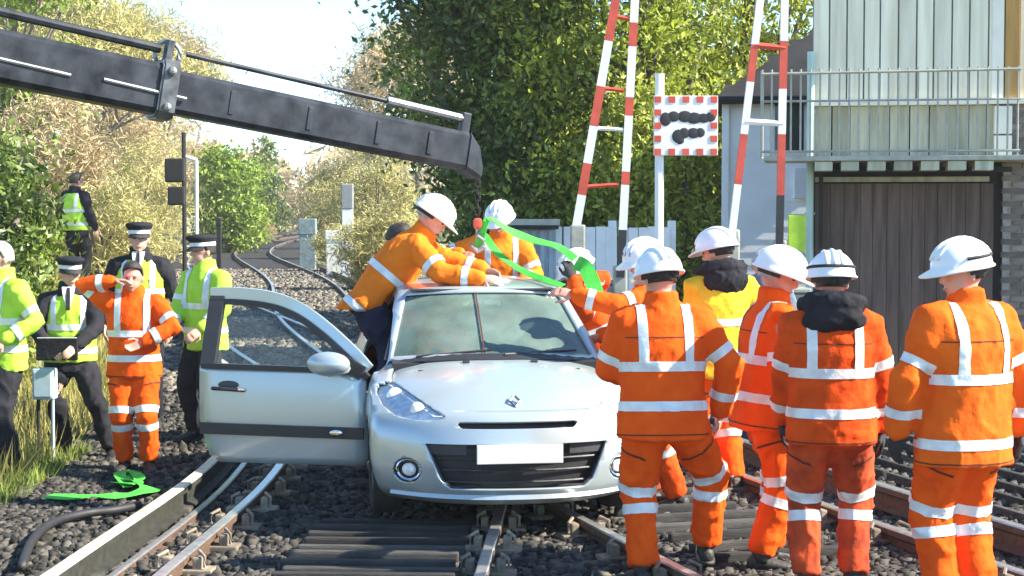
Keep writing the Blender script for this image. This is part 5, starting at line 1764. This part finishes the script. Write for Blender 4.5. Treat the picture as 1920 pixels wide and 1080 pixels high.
    if hood is not None:
        hb_ = B()
        c_ = neck - fc * .085 * k - sd * .045 * k
        ellipsoid(hb_, c_, rc * .165 * k, fc * .085 * k, (sd * .105 - fc * .03) * k, 18, 12)
        P = [neck + sd * .03 * k + rc * .135 * k * math.cos(t_) + fc * (.12 * k * math.sin(t_)) - sd * (.03 * math.sin(t_)) * k for t_ in np.linspace(-math.pi * 1.25, math.pi * .25, 17)]
        tube(hb_, P, [.035 * k + .022 * k * math.sin(math.pi * i / 16) for i in range(17)], 10, round_ends=True)
        def hood_cb(me): me.materials.append(hood); wrinkle(me, .010, 9, seed + 9); link_mesh('hood', me, e)
        remesh_later(hb_, .014, hood_cb, 3)
    if shirt is not None:
        sb_ = B()
        loft(sb_, [[neck + fc * q * k + rc * w_ * sg * k + sd * z * k for sg, in ((1,), (-1,))] + [neck + fc * (q - .012) * k + rc * w_ * sg * k + sd * z * k for sg in (-1, 1)] for z, w_, q in ((.045, .055, .088), (-.02, .045, .125), (-.14, .012, .178))])
        so = obj('shirt', sb_, shirt, e)
        sb_ = B(); loft(sb_, [[neck + fc * q * k + rc * w_ * sg * k + sd * z * k for sg in (1, -1)] + [neck + fc * (q - .01) * k + rc * w_ * sg * k + sd * z * k for sg in (-1, 1)] for z, w_, q in ((.035, .012, .098), (-.02, .016, .134), (-.15, .018, .188))])
        obj('tie', sb_, C_BLACK, e)
    return e, dict(arms=arms, legs=legsj, hc=hc, neck=neck, f=f, r=r, base=base)

def at(px, Y): return (px - 960) * Y / FPX
GRP_W = 'workers in white hard hats around the car'
GRP_P = 'police officers beside the track'

# --- workers at the photograph's right, seen from behind
person('worker in orange suit bending one knee beside the car front, reflective braces across the back', (at(1243, 9.1), 9.1, .0), 1.80, 186, GRP_W, head=(205, 12), lean=5,
       Lh=(-.17, .34, 1.12), Rh=(.325, .10, .93), Re=(.9, -.3, -.1), Lf=(-.10, .0, .0), Rf=(.27, .27, .07), Rk=(.9, .5, .2), jacket=C_ORANGE, trousers=C_ORANGE, bulk=1.12, glove=None)
person('worker in orange suit reaching one arm across towards the car pillar, face in profile', (at(1232, 11.5), 11.5, .0), 1.82, -85, GRP_W, head=(-60, 14), lean=6,
       Lh=(-.56, -.30, 1.46), Le=(-.1, -.6, -.4), Rh=(-.36, .25, 1.15), skin=C_SKINR, trousers=C_SHADERED, Lf=(.14, -.06, 0), bulk=1.05)
person('worker in hard hat crouching behind the car pillar with hands on a green strap', (at(1146, 12.75), 12.75, .0), 1.76, -92, GRP_W, lean=22, head=(-60, 30),
       Lh=(-.30, -.42, 1.52), Rh=(-.30, -.15, 1.50), Le=(0, -.6, -.6), jacket=C_SHADERED, glove=C_GLOVE, curl=.9)
person('worker in orange jacket coloured sunlit yellow, with dark rolled hood round the neck', (at(1350, 12.1), 12.1, .0), 1.88, 200, GRP_W, head=(235, 12), jacket=C_SUNYELLOW, trousers=C_ORANGE, hood=C_BLACK,
       Rh=(.20, .18, 1.0), Lh=(-.14, .25, 1.05), braces=False)
person('ruddy faced worker in orange suit looking down, in profile between two backs', (at(1432, 9.55), 9.55, .0), 1.80, 100, GRP_W, head=(82, 18), lean=6,
       Rh=(.14, -.22, .72), Re=(-.5, -.4, 0), Lh=(.33, .10, .98), skin=C_SKINR, hair=C_HAIRG, glove=C_GLOVE, curl=.8, bulk=1.06, Rf=(-.02, -.10, 0), Lf=(.07, .14, 0))
person('worker in dirty orange suit reddened for shade, with black hood folded over the back', (at(1560, 8.9), 8.9, .0), 1.79, 180, GRP_W, head=(178, 6), jacket=C_SHADERED, trousers=C_MUD, hood=C_BLACK, strap=C_GLOVE,
       Lh=(-.22, .24, .84), Rh=(.285, .08, .86), Re=(.7, -.3, 0), Lf=(-.12, .0, 0), Rf=(.135, .06, 0), Rk=(.5, 1, 0), bulk=1.08, glove=C_GLOVE)
person('worker in long clean orange coat standing apart, head turned to look across', (at(1812, 8.4), 8.4, .0), 1.86, 205, GRP_W, head=(-78, 8), jacket=C_ORANGE2, trousers=C_ORANGE, strap=C_GLOVE,
       Lh=(-.34, -.04, .93), Le=(-.5, -.4, .1), Rh=(.30, .10, .92), Re=(.6, -.3, 0), Lf=(-.10, 0, 0), Rf=(.09, .02, 0), long=.06, bulk=1.14, glove=C_GLOVE)
person('grey haired person in a grey coat, only the head showing behind two workers', (at(1428, 13.8), 13.8, .0), 1.72, 160, None, head=(150, 5), jacket=cloth('grey_coat', (.14, .17, .21)), trousers=C_NAVY, jbands=False, tbands=False, hat=None, hair=C_HAIRG, hairlen=.15, vox=.02)

# --- workers on and behind the car
person('worker in navy trousers leaning far over the car roof from the open door', (-.98, 12.30, .42), 1.86, 97, GRP_W, lean=41, hip=(-.05, 0, -.01), long=-.05, head=(95, 34), jacket=C_SUNORANGE, trousers=C_NAVY, tbands=False, hair=C_HAIRG,
       Rh=(.76, -.34, 1.125), Re=(.1, -.5, -.7), Lh=(.82, .06, 1.155), Le=(0, .6, -.6), Rf=(.06, -.13, 0), Lf=(.0, .12, 0), bulk=1.08, curl=.8, glove=None, braces=False)
cr8 = empty('wooden_step', (at(930, 14.75), 14.75, 0), label='low wooden step stood on the ballast behind the car', cat='step')
part('tread', M_PLANK, cr8, ((0, 0, .30), (.7, .5, .04)))
for s in (-1, 1): part('side_board', M_PLANK, cr8, ((s * .32, 0, .14), (.04, .46, .28)))
person('worker standing raised behind the car roof pulling on the green straps', (at(932, 14.75), 14.75, .32), 1.80, 10, GRP_W, lean=18, head=(-20, 22), jacket=C_SUNORANGE, trousers=C_ORANGE, skin=C_SKINR,
       Rh=(-.30, -.42, 1.33), Lh=(.22, -.45, 1.12), bulk=1.08, braces=True, Rf=(-.12, .0, 0), Lf=(.12, 0, 0))
person('person in black clothing mostly hidden behind the leaning worker', (at(722, 14.9), 14.9, .06), 1.88, 60, None, lean=10, head=(70, 15), jacket=C_BLACK, trousers=C_BLACK, jbands=False, tbands=False, hat=None, hair=C_HAIRD, hairlen=.2, vox=.02)
# worker working inside the car, orange back seen through the windscreen
person('person in orange clothing inside the car behind the windscreen with raised sleeves', (-.50, 12.30, .10), 1.80, 20, None, lean=14, hip=(0, .16, -.26), head=(10, 20), jacket=C_ORANGE, trousers=C_ORANGE, hat=None, hair=C_HAIRD, tbands=False, jbands=False,
       Rh=(.02, -.28, 1.14), Lh=(.30, -.22, 1.12), Re=(-1, -.2, .1), Le=(1, -.2, .1), Rf=(-.12, -.28, .17), Lf=(.12, -.28, .17), Rk=(0, -1, .6), Lk=(0, -1, .6), vox=.02)

# --- police and the waving person at the left
person('grey haired officer in lime jacket cut off by the photo edge', (at(4, 13.0), 13.0, float(ground_z(at(4, 13.), 13.))), 1.80, -40, GRP_P, head=(-50, 5), jacket=C_LIME, trousers=C_BLACK, tbands=False, hat=None, hair=C_HAIRG, Rh=(-.1, -.3, 1.1), Lh=(.1, -.3, 1.05))
pp, inf = person('striding officer in cap, white shirt and lime vest holding a black folder', (at(150, 13.9), 13.9, .0), 1.70, 10, GRP_P, head=(30, 4), jacket=C_BLACK, vest=C_LIME, trousers=C_BLACK, jbands=False, tbands=False, hat='cap', shirt=C_WHITE,
       Rh=(-.17, -.30, .93), Lh=(.05, -.32, .95), Re=(-.6, .2, -.3), Le=(.6, .2, -.3), hip=(-.09, 0, -.05), Rf=(-.15, .0, 0), Lf=(.25, -.05, 0))
fo = empty('black_folder', tuple(inf['base'] + Vector((-.10, -.36, .92))), label='black folder held in front of the striding officer', cat='folder')
bm = B(); box(bm, (0, 0, 0), (.33, .03, .18), bevel=.008); obj('cover', bm, C_BLACK, fo)
bm = B(); box(bm, (0, -.002, .006), (.31, .018, .176)); obj('pages', bm, M_WHITE, fo)
person('person in full orange hi-vis suit with one elbow raised and hand on hip', (at(250, 13.2), 13.2, .0), 1.64, 5, None, head=(0, 6), jacket=C_ORANGE, trousers=C_ORANGE, hat=None, hair=C_HAIRD, hairlen=.35, skin=C_SKINR,
       Rh=(-.13, -.13, 1.48), Re=(-1, 0, .15), Lh=(.12, -.20, 1.02), Le=(1, .1, .1), braces=True, Rf=(-.085, 0, 0), Lf=(.115, -.03, 0), bulk=1.05)
person('tall officer in peaked cap and black tunic behind the orange suited person', (at(262, 15.5), 15.5, .06), 1.86, 5, GRP_P, head=(8, 0), jacket=C_BLACK, vest=C_LIME, trousers=C_BLACK, jbands=False, tbands=False, hat='cap', shirt=C_WHITE)
person('officer in lime jacket and cap standing behind the open car door', (at(385, 14.8), 14.8, .02), 1.80, -35, GRP_P, head=(-55, 3), jacket=C_LIME, trousers=C_BLACK, tbands=False, hat='cap', Lh=(.02, -.36, 1.0), Rh=(-.28, -.2, 1.0))
gz6 = float(ground_z(at(142, 27), 27))
person('dark haired officer in lime vest far up on the grassy bank', (at(142, 27), 27, gz6), 1.84, 155, GRP_P, head=(140, 0), jacket=C_BLACK, vest=C_LIME, trousers=C_BLACK, jbands=False, tbands=False, hat=None, vox=.024)
flush_people()
